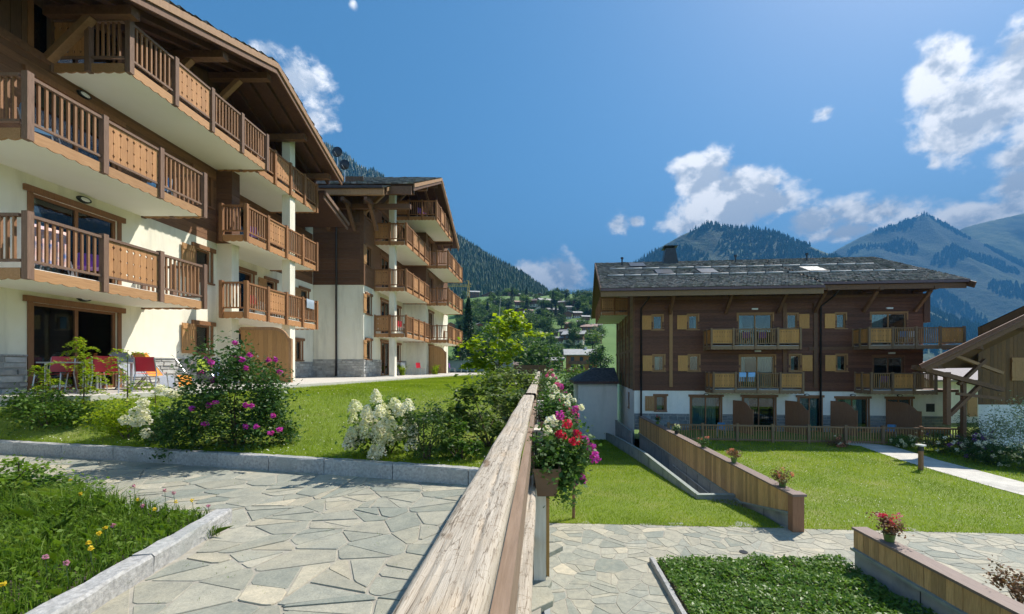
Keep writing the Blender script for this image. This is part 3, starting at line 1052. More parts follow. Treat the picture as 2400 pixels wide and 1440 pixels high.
# ------------------------------------------------------------------ mountains
def fbm(x, y, s, o=5, seed=0.0):
    return noise.fractal(Vector((x * s, y * s, seed)), 1.0, 2.0, o)
FOREST = simple('forest_cover', (.03, .07, .02), (.06, .11, .03), .03, .95, island=0, c3=(.055, .10, .030), s3=.006)
FORESTM = simple('mountain_cover', (.012, .032, .014), (.050, .085, .030), .03, .95, bstr=.8, bdist=14, c3=(.075, .125, .048), s3=.0036)
ALP = simple('alpine_pasture', (.09, .14, .045), (.20, .24, .09), .012, .95, bstr=.8, bdist=20, c3=(.03, .06, .025), s3=.0036)
MTN = {}
def mountain(name, ridge, foot, mat, amp, seed, zf=-6.5, N=150, M=56, sharp=1.25):
    rx = [p[0] for p in ridge]
    cols = np.linspace(rx[0], rx[-1], N)
    pts = []
    for k in range(M + 3):
        row = []
        for px in cols:
            py = np.interp(px, rx, [p[1] for p in ridge]); Y = np.interp(px, rx, [p[2] for p in ridge])
            r0 = P(px, py, Y)
            if k < 3:      # the far side
                row.append((r0.x, r0.y + (3 - k) * (r0.z + 50) * .5, r0.z - (3 - k) * (r0.z + 50) * .3)); continue
            t = (k - 3) / M
            y = Y + (foot * Y - Y) * t
            x = r0.x * (1 - .25 * t)
            z = zf + (r0.z - zf) * (1 - t) ** sharp
            fade = 1.0 if name != 'forest_hill' else float(np.clip((1270 - px) / 160, .1, 1))
            n_ = fade * fbm(x, y, 1 / (amp * 9), 6, seed) * amp * (min(1, t * 5 + .12) * (1 - t))
            rdg = fade * (abs(fbm(x * 1.0, y * .35, 1 / (amp * 5), 4, seed + 9)) - .25) * amp * 1.1 * min(1, t * 4) * (1 - t)
            row.append((x, y, z + n_ - rdg))
        pts.append(row)
    o = MB().grid(pts).build(name, mat, None, True, xf=False); o['kind'] = 'structure'
    MTN[name] = pts[3:]
    return o
mountain('forest_hill', [(640, 270, 1110), (780, 358, 1100), (890, 415, 1050), (1000, 495, 960), (1080, 572, 900), (1150, 614, 850), (1220, 655, 780), (1262, 686, 730), (1285, 704, 690), (1305, 740, 670), (1325, 800, 650)], .5, FOREST, 28, 1.3, zf=30, sharp=1.0)
mountain('wooded_mountain', [(1300, 760, 2000), (1400, 700, 2000), (1480, 625, 2000), (1540, 583, 1980), (1600, 550, 1950), (1660, 525, 1950), (1720, 535, 1930), (1800, 542, 1900), (1860, 563, 1880), (1950, 598, 1850), (2050, 650, 1800), (2150, 712, 1750), (2300, 800, 1700)], .5, FORESTM, 60, 4.2)
mountain('peak', [(1780, 690, 3500), (1880, 640, 3500), (1950, 592, 3500), (2020, 553, 3450), (2080, 530, 3400), (2110, 520, 3400), (2140, 512, 3380), (2165, 499, 3380), (2195, 517, 3380), (2260, 545, 3350), (2320, 580, 3300), (2400, 612, 3250), (2600, 690, 3200)], .5, FORESTM, 120, 7.7, sharp=1.15)
mountain('alpine_ridge', [(2100, 640, 3700), (2200, 565, 3700), (2260, 535, 3700), (2330, 518, 3700), (2400, 502, 3700), (2500, 495, 3600), (2750, 520, 3500), (2900, 560, 3500)], .5, ALP, 120, 2.7)
mountain('distant_ridge', [(1180, 740, 5600), (1250, 705, 5600), (1300, 690, 5600), (1345, 684, 5600), (1400, 672, 5600), (1470, 655, 5600), (1600, 640, 5600)], .6, FORESTM, 100, 8.8)
CONE = leafmat('conifer_needles', [(.016, .048, .016), (.028, .070, .022), (.048, .095, .028), (.07, .12, .036)], .12, s=.02)
def cones(name, pos, h, mat, label, cat):
    """forest: every tree a two-tier ragged cone"""
    n = len(pos); pos = np.asarray(pos); h = np.asarray(h)[:, None]
    K = 6; tris = []
    for (zb, zt, rad) in ((.08, .62, .24), (.38, 1.0, .17)):
        tip = pos + np.concatenate([rng.normal(0, .02, (n, 2)) * h, h * zt], 1)
        ring = []
        a0 = rng.uniform(0, 6.28, n)
        for k in range(K):
            a = a0 + 2 * np.pi * k / K
            r_ = (rad * h[:, 0] * rng.uniform(.65, 1.25, n))
            ring.append(pos + np.stack([np.cos(a) * r_, np.sin(a) * r_, h[:, 0] * (zb + rng.uniform(-.05, .05, n))], 1))
        for k in range(K):
            tris.append(np.stack([ring[k], ring[(k + 1) % K], tip], 1))
    v = np.stack(tris, 1).reshape(-1, 3)
    o = np_mesh(name, v, 3, mat)
    return tag(o, label, cat, None, 'stuff')
def sample_mtn(name, n, tmax, keep):
    pts = MTN[name]; M = len(pts); N = len(pts[0]); out = []
    r = random.Random(11)
    while len(out) < n:
        t = r.random() ** 1.3 * tmax; i = int(t * (M - 2)); j = r.randrange(N - 1)
        a = Vector(pts[i][j]); b = Vector(pts[i + 1][j + 1])
        c = a.lerp(b, r.random())
        px = c.x / c.y * 960 + 1268
        if keep(px, c): out.append(tuple(c))
    return out
fp = sample_mtn('forest_hill', 9500, .92, lambda px, c: (760 < px < 1330) and noise.noise(Vector((c.x * .012, c.y * .012, 5))) > -.33)
cones('conifer_forest', fp, rng.uniform(11, 22, len(fp)), CONE, 'dense dark conifer forest covering the steep hill above the village', 'forest')
fp = sample_mtn('wooded_mountain', 5200, .9, lambda px, c: (1440 < px < 2300) and noise.noise(Vector((c.x * .006, c.y * .006, 8))) > -.2)
cones('mountain_forest', fp, rng.uniform(15, 28, len(fp)), CONE, 'hazy blue conifer forest on the mountain behind the dark chalet roof', 'forest')
fp = sample_mtn('peak', 3000, .95, lambda px, c: (1900 < px < 2460) and noise.noise(Vector((c.x * .004, c.y * .004, 3))) > .12)
cones('peak_forest', fp, rng.uniform(20, 34, len(fp)), CONE, 'patches of conifers on the slopes below the pointed peak', 'forest')

# the air
def haze():
    m = bpy.data.materials.new('haze_air'); m.use_nodes = True
    nt = m.node_tree; nt.nodes.clear()
    out = nd(nt, 'ShaderNodeOutputMaterial'); v = nd(nt, 'ShaderNodeVolumePrincipled')
    v.inputs['Color'].default_value = (.065, .25, .54, 1)
    v.inputs['Density'].default_value = HAZE
    v.inputs['Anisotropy'].default_value = 0.0
    nt.links.new(v.outputs[0], out.inputs['Volume'])
    o = MB().box(-5800, 8800, -280, 8800, -7.8, 1440).build('haze', m, xf=False)
    o['kind'] = 'stuff'; o['label'] = 'thin blue haze over the far mountains'
HAZE = 2.9e-4
haze()
# ------------------------------------------------------------------ building A: cream and timber apartments at the left
FL = [-.62, 1.92, 4.62, 7.32, 9.9]
MA = (POSTA, BALUS, FASC, PANL)
MB_ = (POSTB, BALUS, PANL, PANL)
MC = (POSTC, BALC, FASCC, PANC)
FA = frame((0, 0, 0), (0, 1, 0), (1, 0, 0))    # u = world y, v = world x
def gable_v(B, ridge_u, ridge_z, slope, u_near, u_far, v0, v1, t=.16, barge=True, rafters=True, shing=True, bmat=None):
    """gable roof whose ridge runs along v (out of the facade)"""
    tn = math.tan(slope)
    zn = ridge_z - (ridge_u - u_near) * tn; zf = ridge_z - (u_far - ridge_u) * tn
    o = MB().slab([(u_near, v0, zn), (u_near, v1, zn), (ridge_u, v1, ridge_z), (ridge_u, v0, ridge_z)], t)\
        .slab([(u_far, v0, zf), (u_far, v1, zf), (ridge_u, v1, ridge_z), (ridge_u, v0, ridge_z)], t).build('roof', ROOFU, B)
    bmat = bmat or BEAML
    if barge:
        for (ua, za) in ((u_near, zn), (u_far, zf)):
            sgn = 1 if ua < ridge_u else -1
            for (dv, dz, th, hh, mt) in ((.04, -.08, .05, .20, bmat), (-.02, -.27, .06, .18, BEAM)):
                MB().prism([(ua, za + dz + hh / 2), (ridge_u, ridge_z + dz + hh / 2), (ridge_u, ridge_z + dz - hh / 2), (ua, za + dz - hh / 2)],
                           lambda p: (p[0], v1 + dv, p[1]), lambda p: (p[0], v1 + dv + th, p[1])).build('barge_board', mt, o)
    if shing:
        shingles(o, (u_near - .05, v0, zn), (u_near - .05, v1 + .1, zn), (ridge_u, v1 + .1, ridge_z), (ridge_u, v0, ridge_z), SHING, .3, .3, .05)
        shingles(o, (u_far + .05, v0, zf), (u_far + .05, v1 + .1, zf), (ridge_u, v1 + .1, ridge_z), (ridge_u, v0, ridge_z), SHING, .3, .3, .05)
    if rafters:
        n = 9
        for k in range(1, int((v1 - max(v0, v1 - 6)) / .62)):
            v = v1 - k * .62
            for (ua, za) in ((u_near, zn), (u_far, zf)):
                MB().beam((ua, v, za - t - .10), (ridge_u, v, ridge_z - t - .10), .10, .16).build('rafter', ROOFU, o)
    return o, tn
def purlin(B, u, z, v0, v1, brace=True, s=.22):
    o = MB().box(u - s / 2, u + s / 2, v0, v1, z - s, z).build('purlin', BEAM, B)
    if brace:
        MB().beam((u, v0 + .02, z - s - 1.0), (u, v0 + 1.05, z - s + .02), .15, .17, (1, 0, 0)).build('knee_brace', BEAML, o)
    return o
def downpipe(B, pts, r=.055):
    return MB().tube(pts, r, 8).build('downpipe', PIPE, B, True)

def build_a():
    global XF
    XF = FA
    B = thing('apartment_building', 'tall cream and timber apartment building with balconies, its gable over the red patio chairs', 'building', (-14, 11, -.62))
    W1 = -11.8; W2 = -12.5
    ops1 = []
    for f in range(4):
        ops1.append((9.5, 11.4, FL[f] + .02, FL[f] + 2.1))
    wins = [(14.0, 14.62, .42, 1.42), (14.0, 14.62, 2.95, 4.05), (14.0, 14.62, 5.67, 6.7)]
    ops1 += wins
    wt = 4.45
    wall_face(B, 'wall', 3, 14.9, -.62, wt, W1, ops1, RENDER)
    wall_face(B, 'timber_wall', 3, 14.9, wt, 7.0, W1 - .02, ops1, SID_H)
    planks(B, 'plank', 5.5, 14.9, wt, 7.25, W1 - .015, SID_H, .2, False, ops1)
    for i in range(40):
        u = 6.9 + i * .2
        top = 10.78 - abs(14.6 - u) * math.tan(R(21.3)) - .34
        o3 = ops1[3]
        if o3[0] - .12 < u < o3[1]: pbox('plank', SID_V, B, u, u + .192, W1 - .015, W1 + .012, o3[3], top)
        elif top > 7.4: pbox('plank', SID_V, B, u, u + .192, W1 - .015, W1 + .012, 7.3, top)
    pbox('string_course', BEAM, B, 3, 14.9, W1, W1 + .05, 7.2, 7.38)
    # return wall facing the camera, carrying wood above
    PV = -11.25
    MB().quad((14.9, W2, -.62), (14.9, PV, -.62), (14.9, PV, wt), (14.9, W2, wt)).quad((14.9, PV, -.62), (15.25, PV, -.62), (15.25, PV, wt), (14.9, PV, wt)).quad((15.25, PV, -.62), (15.25, W2, -.62), (15.25, W2, wt), (15.25, PV, wt)).build('return_wall', RENDER, B)
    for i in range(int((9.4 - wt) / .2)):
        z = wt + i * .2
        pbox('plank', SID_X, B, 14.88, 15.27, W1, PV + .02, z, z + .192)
    # recessed part
    ops2 = []
    for f in range(1, 4):
        ops2 += [(16.76, 17.75, FL[f] + .02, FL[f] + 2.05), (18.65, 19.25, FL[f] + .95, FL[f] + 2.0)]
    ops2 += [(16.6, 18.4, -.6, 1.4), (21.3, 21.95, 3.0, 4.0), (20.9, 21.4, .3, 1.3)]
    wall_face(B, 'wall', 14.9, 22.45, -.62, wt, W2, ops2, RENDER)
    wall_face(B, 'timber_wall', 14.9, 19, wt, 9.0, W2 - .02, ops2, SID_H)
    wall_face(B, 'timber_wall', 19, 22.45, wt, 7.2, W2 - .02, ops2, SID_H)
    planks(B, 'plank', 15.25, 22.4, wt, 7.2, W2 - .015, SID_H, .2, False, ops2)
    # hidden sides close the volume
    MB().quad((3, W1, -.62), (3, -24, -.62), (3, -24, 8), (3, W1, 8)).quad((22.45, W2, -.62), (22.45, -24, -.62), (22.45, -24, 8), (22.45, W2, 8)).build('side_wall', RENDER, B)
    for f in range(4):
        cur = [(.82, .98, CURTB)] if f == 0 else ([(0, .5, CURT)] if f == 1 else None)
        window(B, 9.5, 11.4, FL[f] + .02, FL[f] + 2.1, W1, True, curtain=cur)
    for (a, b, c, d) in wins:
        window(B, a, b, c, d, W1, curtain=[(0, .35, CURTB)], shut='l', sh_w=.5)
    for o in ops2:
        dr = o[3] - o[2] > 1.5
        window(B, *o, W2, dr, panes=1 if (o[1] - o[0]) < 1.2 else 2, shut=None if dr else 'l', sh_w=.5)
    # stone plinth
    stone_course(B, 5.5, 9.38, -.62, .22, W1, .14, .36)
    stone_course(B, 11.52, 14.9, -.62, .22, W1, .14, .36)
    pbox('plinth_cap', GRAN, B, 11.55, 14.95, W1, W1 + .075, .22, .255); pbox('plinth_cap', GRAN, B, 5.5, 9.36, W1, W1 + .075, .22, .255)
    stone_course(B, 18.6, 22.4, -.62, .22, W2, .14, .36)
    # balconies
    balcony(B, 7.95, 12.1, W1, -10, FL[1], 'oco', 'oo', 'oo', MA)
    balcony(B, 7.95, 12.1, W1, -10, FL[2], 'oco', 'oo', 'oo', MA)
    balcony(B, 9.92, 14.86, W1, -10, FL[3], 'ocoo', 'co', 'oo', MA)
    for f in (1, 2, 3):
        balcony(B, 14.4 if f < 3 else 14.95, 18.9, W2, -10.4, FL[f] if f < 3 else FL[f] - .012, 'ocoo', 'o' if f < 3 else 'oo', 'oo', MB_, notch=(15.27, -11.2) if f < 3 else None)
    pbox('pillar', RENDER, B, 17.05, 17.4, -10.78, -10.45, -.62, FL[1] - .2)
    for f in (1, 2):
        pbox('pillar', RENDER, B, 17.05, 17.4, -10.78, -10.45, FL[f], FL[f + 1] - .2)
    pbox('pillar', RENDER, B, 17.05, 17.4, -10.78, -10.45, FL[3], 9.55)
    for (u, f) in ((10.55, 0), (10.55, 1), (10.55, 2)):
        oval_lamp(B, u, W1, FL[f] + 2.36)
    oval_lamp(B, 16.3, W2, FL[2] + 2.2); oval_lamp(B, 16.3, W2, FL[1] + 2.2); oval_lamp(B, 16.3, W2, FL[0] + 2.2)
    # roof
    ru, rz, sl = 14.6, 10.78, R(21.3)
    roof, tn = gable_v(B, ru, rz, sl, 4.5, 19.4, -24, -9.45)
    for u in (7.5, 9.8, 12.6, 14.62, 16.9, 18.8):
        z = rz - abs(ru - u) * tn - .36
        purlin(B, u, z, -12.6 if u > 15 else W1, -9.7, brace=u < 18)
    # lower roof over the recess
    MB().slab([(18.95, -24, 8.12), (18.95, -10.0, 8.12), (21.3, -10.0, 7.35), (21.3, -24, 7.35)], .16).build('lower_roof', ROOFU, B)
    for (dz, dv) in ((-.02, .0), (-.22, -.08)):
        MB().beam((18.95, -9.98 + dv, 8.04 + dz), (21.3, -9.98 + dv, 7.36 + dz), .05, .16).build('barge_board', POSTA, B)
    # gable infill above the top floor
    z_ = lambda u: rz - abs(ru - u) * tn - .3
    MB().quad((11.5, W1 - .03, 7), (19, W1 - .93, 7), (19, W1 - .93, z_(19)), (14.6, W1 - .03, z_(14.6)), (11.5, W1 - .03, z_(11.5))).quad((5.5, W1 - .03, 6.9), (9.45, W1 - .03, 6.9), (9.45, W1 - .03, z_(9.45)), (5.5, W1 - .03, z_(5.5))).quad((9.45, W1 - .03, 9.44), (11.5, W1 - .03, 9.44), (11.5, W1 - .03, z_(11.5)), (9.45, W1 - .03, z_(9.45))).build('gable_wall', SID_V, B)
    XF = Matrix.Identity(4)
    # satellite dishes at the eave
    for (px, py, lb) in ((789, 355, 'round dark satellite dish, upper of the two on the eave'), (806, 385, 'round dark satellite dish, lower of the two on the eave')):
        p = P(px, py, 19.9)
        t = thing('satellite_dish', lb, 'satellite dish', p - Vector((0, 0, .75)), 'satellite dishes on the eave')
        prof = [(0, 0), (.08, .004), (.16, .018), (.23, .04), (.255, .052)]
        rows = [[(p.x + r_ * math.cos(a), p.y + d, p.z + r_ * math.sin(a)) for a in [2 * math.pi * i / 20 for i in range(21)]] for r_, d in prof]
        MB().grid(rows).build('dish', METAL, t, True)
        MB().tube([(p.x, p.y + .08, p.z - .85), (p.x, p.y + .08, p.z + .05)], .018, 6).build('mast', ALU, t)
        MB().tube([(p.x, p.y + .05, p.z - .2), (p.x, p.y - .22, p.z - .12)], .01, 5).build('feed_arm', ALU, t)
build_a()

# ------------------------------------------------------------------ building B: the next apartment block along the lawn
def build_b():
    global XF
    B = thing('apartment_building', 'apartment block beyond the lawn with downpipe on its plain camera-facing wall and stacked balconies', 'building', (-11, 28, -.62))
    wt = 4.45
    # wall facing the camera (frame: u = x, v = -y)
    XF = frame((0, 22.5, 0), (1, 0, 0), (0, -1, 0))
    wall_face(B, 'wall', -14.5, -9.75, -.62, wt, 0, [], RENDER)
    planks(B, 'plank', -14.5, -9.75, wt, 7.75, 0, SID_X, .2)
    planks(B, 'plank', -14.5, -9.75, 7.78, 10.4, 0, SID_V, .2, True)
    pbox('string_course', BEAM, B, -14.5, -9.72, 0, .06, 7.72, 7.86)
    pbox('corner_board', BEAM, B, -9.93, -9.72, .03, .06, wt, 9.5)
    stone_course(B, -13.2, -9.74, -.62, .36, 0, .17, .36)
    downpipe(B, [(-11.2, .35, 9.3), (-11.2, .12, 8.6), (-11.2, .10, 8.3), (-11.2, .10, -.55)])
    # facade along the lawn
    XF = FA
    W1 = -9.75; W2 = -8.3
    ops = [(22.85, 23.45, FL[f] + 1.0, FL[f] + 2.05) for f in range(4)]
    ops += [(25.0, 26.4, FL[f] + .02, FL[f] + 2.1) for f in range(4)] + [(27.6, 28.3, FL[f] + .95, FL[f] + 2.05) for f in range(4)]
    wall_face(B, 'wall', 22.5, 29.6, -.62, wt, W1, ops, RENDER)
    wall_face(B, 'timber_wall', 22.5, 29.6, wt, 9.25, W1 - .02, ops, SID_H)
    planks(B, 'siding', 22.5, 29.6, wt, 10.0, W1 - .015, SID_H, .2, False, ops, joined=True)
    pbox('corner_board', BEAM, B, 22.44, 22.62, W1 + .012, W1 + .05, wt, 9.5)
    stone_course(B, 22.45, 24.9, -.62, .36, W1, .17, .36); stone_course(B, 26.5, 29.6, -.62, .36, W1, .17, .4)
    for o in ops:
        dr = o[3] - o[2] > 1.5
        window(B, *o, W1, dr, shut=None if dr else 'l', sh_w=.36 if o[0] < 24 else .5)
    ops = [(30.3, 31.5, FL[f] + .02, FL[f] + 2.1) for f in range(4)]
    wall_face(B, 'wall', 29.6, 36.5, -.62, wt, W2, ops, RENDER)
    wall_face(B, 'timber_wall', 29.6, 36.5, wt, 11, W2 - .02, ops, SID_H)
    MB().quad((29.6, W1, -.62), (29.6, W2, -.62), (29.6, W2, wt), (29.6, W1, wt)).build('return_wall', RENDER, B)
    MB().quad((29.6, W1, wt), (29.6, W2, wt), (29.6, W2, 10.5), (29.6, W1, 10.5)).build('return_boarding', SID_X, B)
    for o in ops:
        window(B, *o, W2, True)
    for f in (1, 2, 3):
        balcony(B, 24.0, 29.0, W1, -7.95, FL[f], 'occo', 'co', 'oo', MB_)
        balcony(B, 29.8, 35.0, W2, -6.8, FL[f], 'ococ', 'oo', 'oo', MB_)
    balcony(B, 27.0, 31.7, -9.6, -6.95, 9.85, 'ococ', 'coo', 'oo', MB_)
    for (z0, z1) in ((-.62, FL[1] - .2), (FL[1], FL[2] - .2), (FL[2], FL[3] - .2), (FL[3], 10.4)):
        pbox('pillar', RENDER, B, 24.12, 24.46, -8.95, -8.62, z0, z1)
    ru, rz, sl = 27.6, 12.65, R(27)
    tn = math.tan(sl)
    gable_v(B, ru, rz, sl, 21.6, 33.4, -12.4, -6.75)
    gable_v(B, ru, rz - .16, sl, 21.1, 33.4, -20, -8.0)
    for u in (22.6, 25.2, 27.6, 30.2, 32.4):
        purlin(B, u, rz - abs(ru - u) * tn - .42, W1, -7.0)
    z_ = lambda u: rz - abs(ru - u) * tn - .35
    MB().quad((22.4, W1 - .03, 9.2), (33.3, W1 - .03, 9.2), (33.3, W1 - .03, z_(33.3)), (27.6, W1 - .03, z_(27.6)), (22.4, W1 - .03, z_(22.4))).build('gable_wall', SID_V, B)
    XF = Matrix.Identity(4)
    # braces and eave board over the camera-facing wall
    zc = rz - .16 - (ru - 21.1) * tn
    MB().box(-20, -8.05, 20.95, 21.08, zc - .42, zc - .02).build('eave_board', BEAML, B)
    MB().box(-12.4, -6.8, 21.46, 21.58, zc - .18, zc + .24).build('eave_board', BEAM, B)
    MB().box(-20, -8.1, 20.86, 20.95, zc - .1, zc + .03).build('gutter', PIPE, B)
    MB().box(-20, -7.0, 21.9, 22.12, zc - .75, zc - .5).build('wall_plate', BEAM, B)
    for x in (-13.0, -11.6, -10.2, -9.0):
        MB().beam((x, 22.45, zc - 1.75), (x, 21.5, zc - .62), .15, .17, (1, 0, 0)).build('knee_brace', BEAM, B)
        MB().beam((x, 22.5, zc - .6), (x, 21.0, zc - .6), .16, .2).build('lookout', BEAM, B)
build_b()

# ------------------------------------------------------------------ building C: dark chalet block across the lower lawn
TH = R(5)
def cu(px, v=0.0):
    """u along the front of C for a picture column, v metres in front of the wall"""
    k = (px - 1268) / 960; c, s = math.cos(TH), math.sin(TH)
    # X = 6.15 + u c - v s ; Y = 27 - u s - v c
    return (k * (27 - v * c) - 6.15 + v * s) / (c + k * s)
def build_c():
    global XF
    B = thing('chalet_block', 'dark timber chalet block with wide shingle roof, white ground floor and honey shutters', 'building', (15, 30, -4.2))
    c, s = math.cos(TH), math.sin(TH)
    XF = frame((6.15, 27, 0), (c, -s, 0), (-s, -c, 0))
    U1 = cu(2163)
    zb = -4.2; wt = -1.62
    f1, f2, f3 = -1.45, 1.25, 3.95
    def op(px0, px1, z0, z1): return (cu(px0), cu(px1), z0, z1)
    up = [op(1530, 1552, 2.38, 3.3), op(1613, 1635, 2.38, 3.3), op(1844, 1868, 2.38, 3.3), op(1960, 1981, 2.38, 3.3)]
    mid = [op(1532, 1556, -.33, .68), op(1615, 1638, -.33, .68), op(1852, 1875, -.33, .68), op(1961, 1983, -.33, .68)]
    dup_ = [op(1730, 1810, f2 + .02, f2 + 2.08), op(2042, 2124, f2 + .02, f2 + 2.05)]
    dmid = [op(1735, 1815, f1 + .02, f1 + 2.1), op(2047, 2117, f1 + .02, f1 + 2.02)]
    low = [op(1537, 1559, -2.95, -1.98)]
    dlow = [op(1620, 1689, zb, -2.0), op(1742, 1816, zb, -2.0), op(1872, 1924, zb, -2.0), op(1962, 2034, zb, -2.05), op(2080, 2135, zb, -2.05)]
    allops = up + mid + dup_ + dmid + low + dlow
    wall_face(B, 'wall', 0, U1 + 1.6, zb, wt, 0, allops, RENDERC)
    wall_face(B, 'timber_wall', 0, U1, wt, 5.6, -.02, allops, CSID)
    planks(B, 'siding', 0, U1, wt, 4.4, -.015, CSID, .19, False, allops, th=.045, joined=True, gap=.022)
    planks(B, 'upright_siding', 0, U1, 4.43, 5.4, -.012, CSIDV, .17, True, (), joined=True)
    pbox('string_course', BEAM, B, 0, U1, .0, .06, 4.33, 4.48)
    pbox('side_wall', CSID, B, U1 - .02, U1, -12.3, -.02, wt, 5.2)
    pbox('side_wall', RENDERC, B, U1 + 1.58, U1 + 1.6, -10, -.02, zb, wt)
    pbox('lower_roof', BEAM, B, U1 - .1, U1 + 1.9, -10, .2, wt + .01, wt + .16)
    for px in (1572, 1838, 1910):
        u = cu(px)
        pbox('timber_post', FRAMEC if px == 1572 else BEAM, B, u - .11, u + .11, .012, .09, wt + .25, 4.0)
    pbox('string_course', BEAM, B, cu(1895), U1, .012, .07, f2 - .25, f2 - .05)
    sides = ['l', 'l', 'r', 'l']
    for o, sd_ in zip(up, sides):
        window(B, *o, 0, False, FRAMEC, shut=sd_, lintel=False, sh_w=.62, curtain=[(.75, 1, CURT)] if o is up[1] else None)
    for o, sd_, cv in zip(mid, sides, ([(0, .6, CURTB)], None, [(0, .6, CURTB)], [(0, .75, CURTB)])):
        window(B, *o, 0, False, FRAMEC, shut=sd_, lintel=False, sh_w=.62, curtain=cv)
    window(B, *low[0], 0, False, FRAMEW, shut='l', sh_w=.6, curtain=[(0, .8, CURTB)])
    window(B, *dup_[0], 0, True, FRAMEC, lintel=False, curtain=[(0, .12, CURTB)]); window(B, *dup_[1], 0, True, FRAMEC, lintel=False, curtain=[(0, .4, CURTB)])
    window(B, *dmid[0], 0, True, FRAMEC, lintel=False, curtain=[(.5, .97, CURT), (0, .15, CURTB)]); window(B, *dmid[1], 0, True, BEAM, lintel=False)
    cvs = [[(.0, .9, CURTB)], [(0, .2, CURTB)], [(.1, .95, CURTB)], [(.3, .9, CURTB)], None]
    for o, cv in zip(dlow, cvs):
        window(B, *o, 0, True, FRAMEW, curtain=cv)
    # slate plinth
    edges = [0.0] + [x for o in dlow for x in (o[0] - .12, o[1] + .12)] + [U1 + 1.6]
    SLW = simple('slate_plinth_stone', (.16, .18, .20), (.26, .28, .30), 5, .8, (1, 1, 1), .4, .02, obj=.25)
    for i in range(0, len(edges), 2):
        if edges[i + 1] - edges[i] > .3:
            stone_course(B, edges[i], edges[i + 1], zb, -3.12, 0, .2, .5, SLW)
    # balconies
    d = 1.35
    for (pa, pb, z, fr) in ((1667, 1875, f2, 'cooc'), (2036, 2258, f2, 'cooc'), (1672, 1881, f1, 'cooc'), (2041, 2192, f1, 'oco')):
        balcony(B, cu(pa, d), cu(pb, d), 0, d, z, fr, 'cc', 'o', MC, t=.16)
    for px, z in ((1768, f2 + 2.35), (1775, f1 + 2.35), (2083, f2 + 2.3), (2088, f1 + 2.2)):
        pbox('wall_lamp', LAMPG, B, cu(px) - .18, cu(px) + .18, .02, .12, z, z + .1)
    for px in (1655, 1890, 1998, 2108):
        oval_lamp(B, cu(px), 0, -1.85)
    # plaque and downpipes
    u = cu(2180); pbox('plaque', METAL, B, u - .24, u + .24, .003, .03, -2.85, -2.35)
    for px in (1502, 1921):
        u = cu(px)
        downpipe(B, [(u + .45, 1.35, 4.7), (u + .35, .9, 4.3), (u, .12, 3.75), (u, .12, zb)], .06)
    # privacy screens between the ground-floor patios
    # left end wall with boarding and posts
    F = XF
    XF = F @ frame((0, 0, 0), (0, -1, 0), (-1, 0, 0))
    D = 12.3
    eo = [(3.2, 3.7, 2.2, 3.2), (7.2, 7.9, 2.2, 3.2), (9.6, 10.2, 2.2, 3.2), (3.6, 4.0, -.5, .6), (7.5, 8.1, -.5, .6), (2.55, 2.95, -3.0, -2.0)]
    wall_face(B, 'end_wall', 0, D, -6.0, wt, 0, eo, RENDERC)
    wall_face(B, 'end_timber_wall', 0, D, wt, 4.8, -.02, eo, CEND)
    MB().quad((0, -.02, 4.8), (D, -.02, 4.8), (D / 2, -.02, 7.9)).build('gable_wall', CEND, B)
    planks(B, 'end_boarding', 0, D, wt, 4.8, -.012, CEND, .22, False, eo, joined=True)
    for o in eo: window(B, *o, 0, False, FRAMEW, lintel=False)
    for u in (.12, 2.4, 4.6, 6.5, 8.6, 10.9):
        pbox('timber_post', BEAM, B, u - .1, u + .1, .012, .08, wt, 5.0)
    pbox('string_course', BEAM, B, 0, D, .012, .07, .95, 1.15)
    balcony(B, 3.3, 9.6, 0, 2.0, f3 + .05, 'cccc', 'cc', 'cc', (POSTB, BALUS, FASC, SCREEN), t=.2)
    XF = F
    # roof: ridge along u
    ez, rz_ = 4.92, 8.38
    vr = -6.2
    uL, uM, uR = -2.3, cu(1925, 1.7), cu(2268, 1.5)
    def sl(v): return ez + (rz_ - ez) * (1.65 - v) / (1.65 - vr)
    t = .2
    o = MB().slab([(uL, 1.95, sl(1.95)), (uM, 1.95, sl(1.95)), (uM, vr, rz_), (uL, vr, rz_)], t)\
        .slab([(uM, 1.55, sl(1.55) + .08), (uR, 1.55, sl(1.55) + .08), (uR, vr, rz_ + .02), (uM, vr, rz_ + .02)], t)\
        .slab([(uL, 2 * vr - 1.65, ez), (uR, 2 * vr - 1.65, ez), (uR, vr, rz_ - .01), (uL, vr, rz_ - .01)], t).build('roof', BEAM, B)
    shingles(o, (uL, 2.0, sl(1.95)), (uM, 2.0, sl(1.95)), (uM, vr, rz_), (uL, vr, rz_), SHING, .24, .22, .035)
    shingles(o, (uM, 1.6, sl(1.55) + .08), (uR, 1.6, sl(1.55) + .08), (uR, vr, rz_ + .02), (uM, vr, rz_ + .02), SHING, .24, .22, .035)
    pbox('fascia', BEAML if False else POSTC, o, uL, uM, 1.86, 1.95, sl(1.95) - .52, sl(1.95) - .2)
    pbox('fascia', BEAM, o, uM, uR - .1, 1.46, 1.55, sl(1.55) - .42, sl(1.55) - .12)
    GUT = simple('copper_gutter', (.10, .065, .075), (.16, .10, .11), 8, .45, metal=.5)
    pbox('gutter', GUT, o, uL, uM, 1.96, 2.08, sl(1.95) - .19, sl(1.95) - .04); pbox('gutter', GUT, o, uM, uR, 1.56, 1.68, sl(1.55) - .1, sl(1.55) + .05)
    for side in (uL, uR):
        for (v0, v1) in ((1.95, vr), (2 * vr - 1.65, vr)):
            MB().beam((side, v0, sl(v0 if v0 > vr else 2 * vr - v0) - .15), (side, v1, rz_ - .15), .06, .34).build('barge_board', BEAM, o)
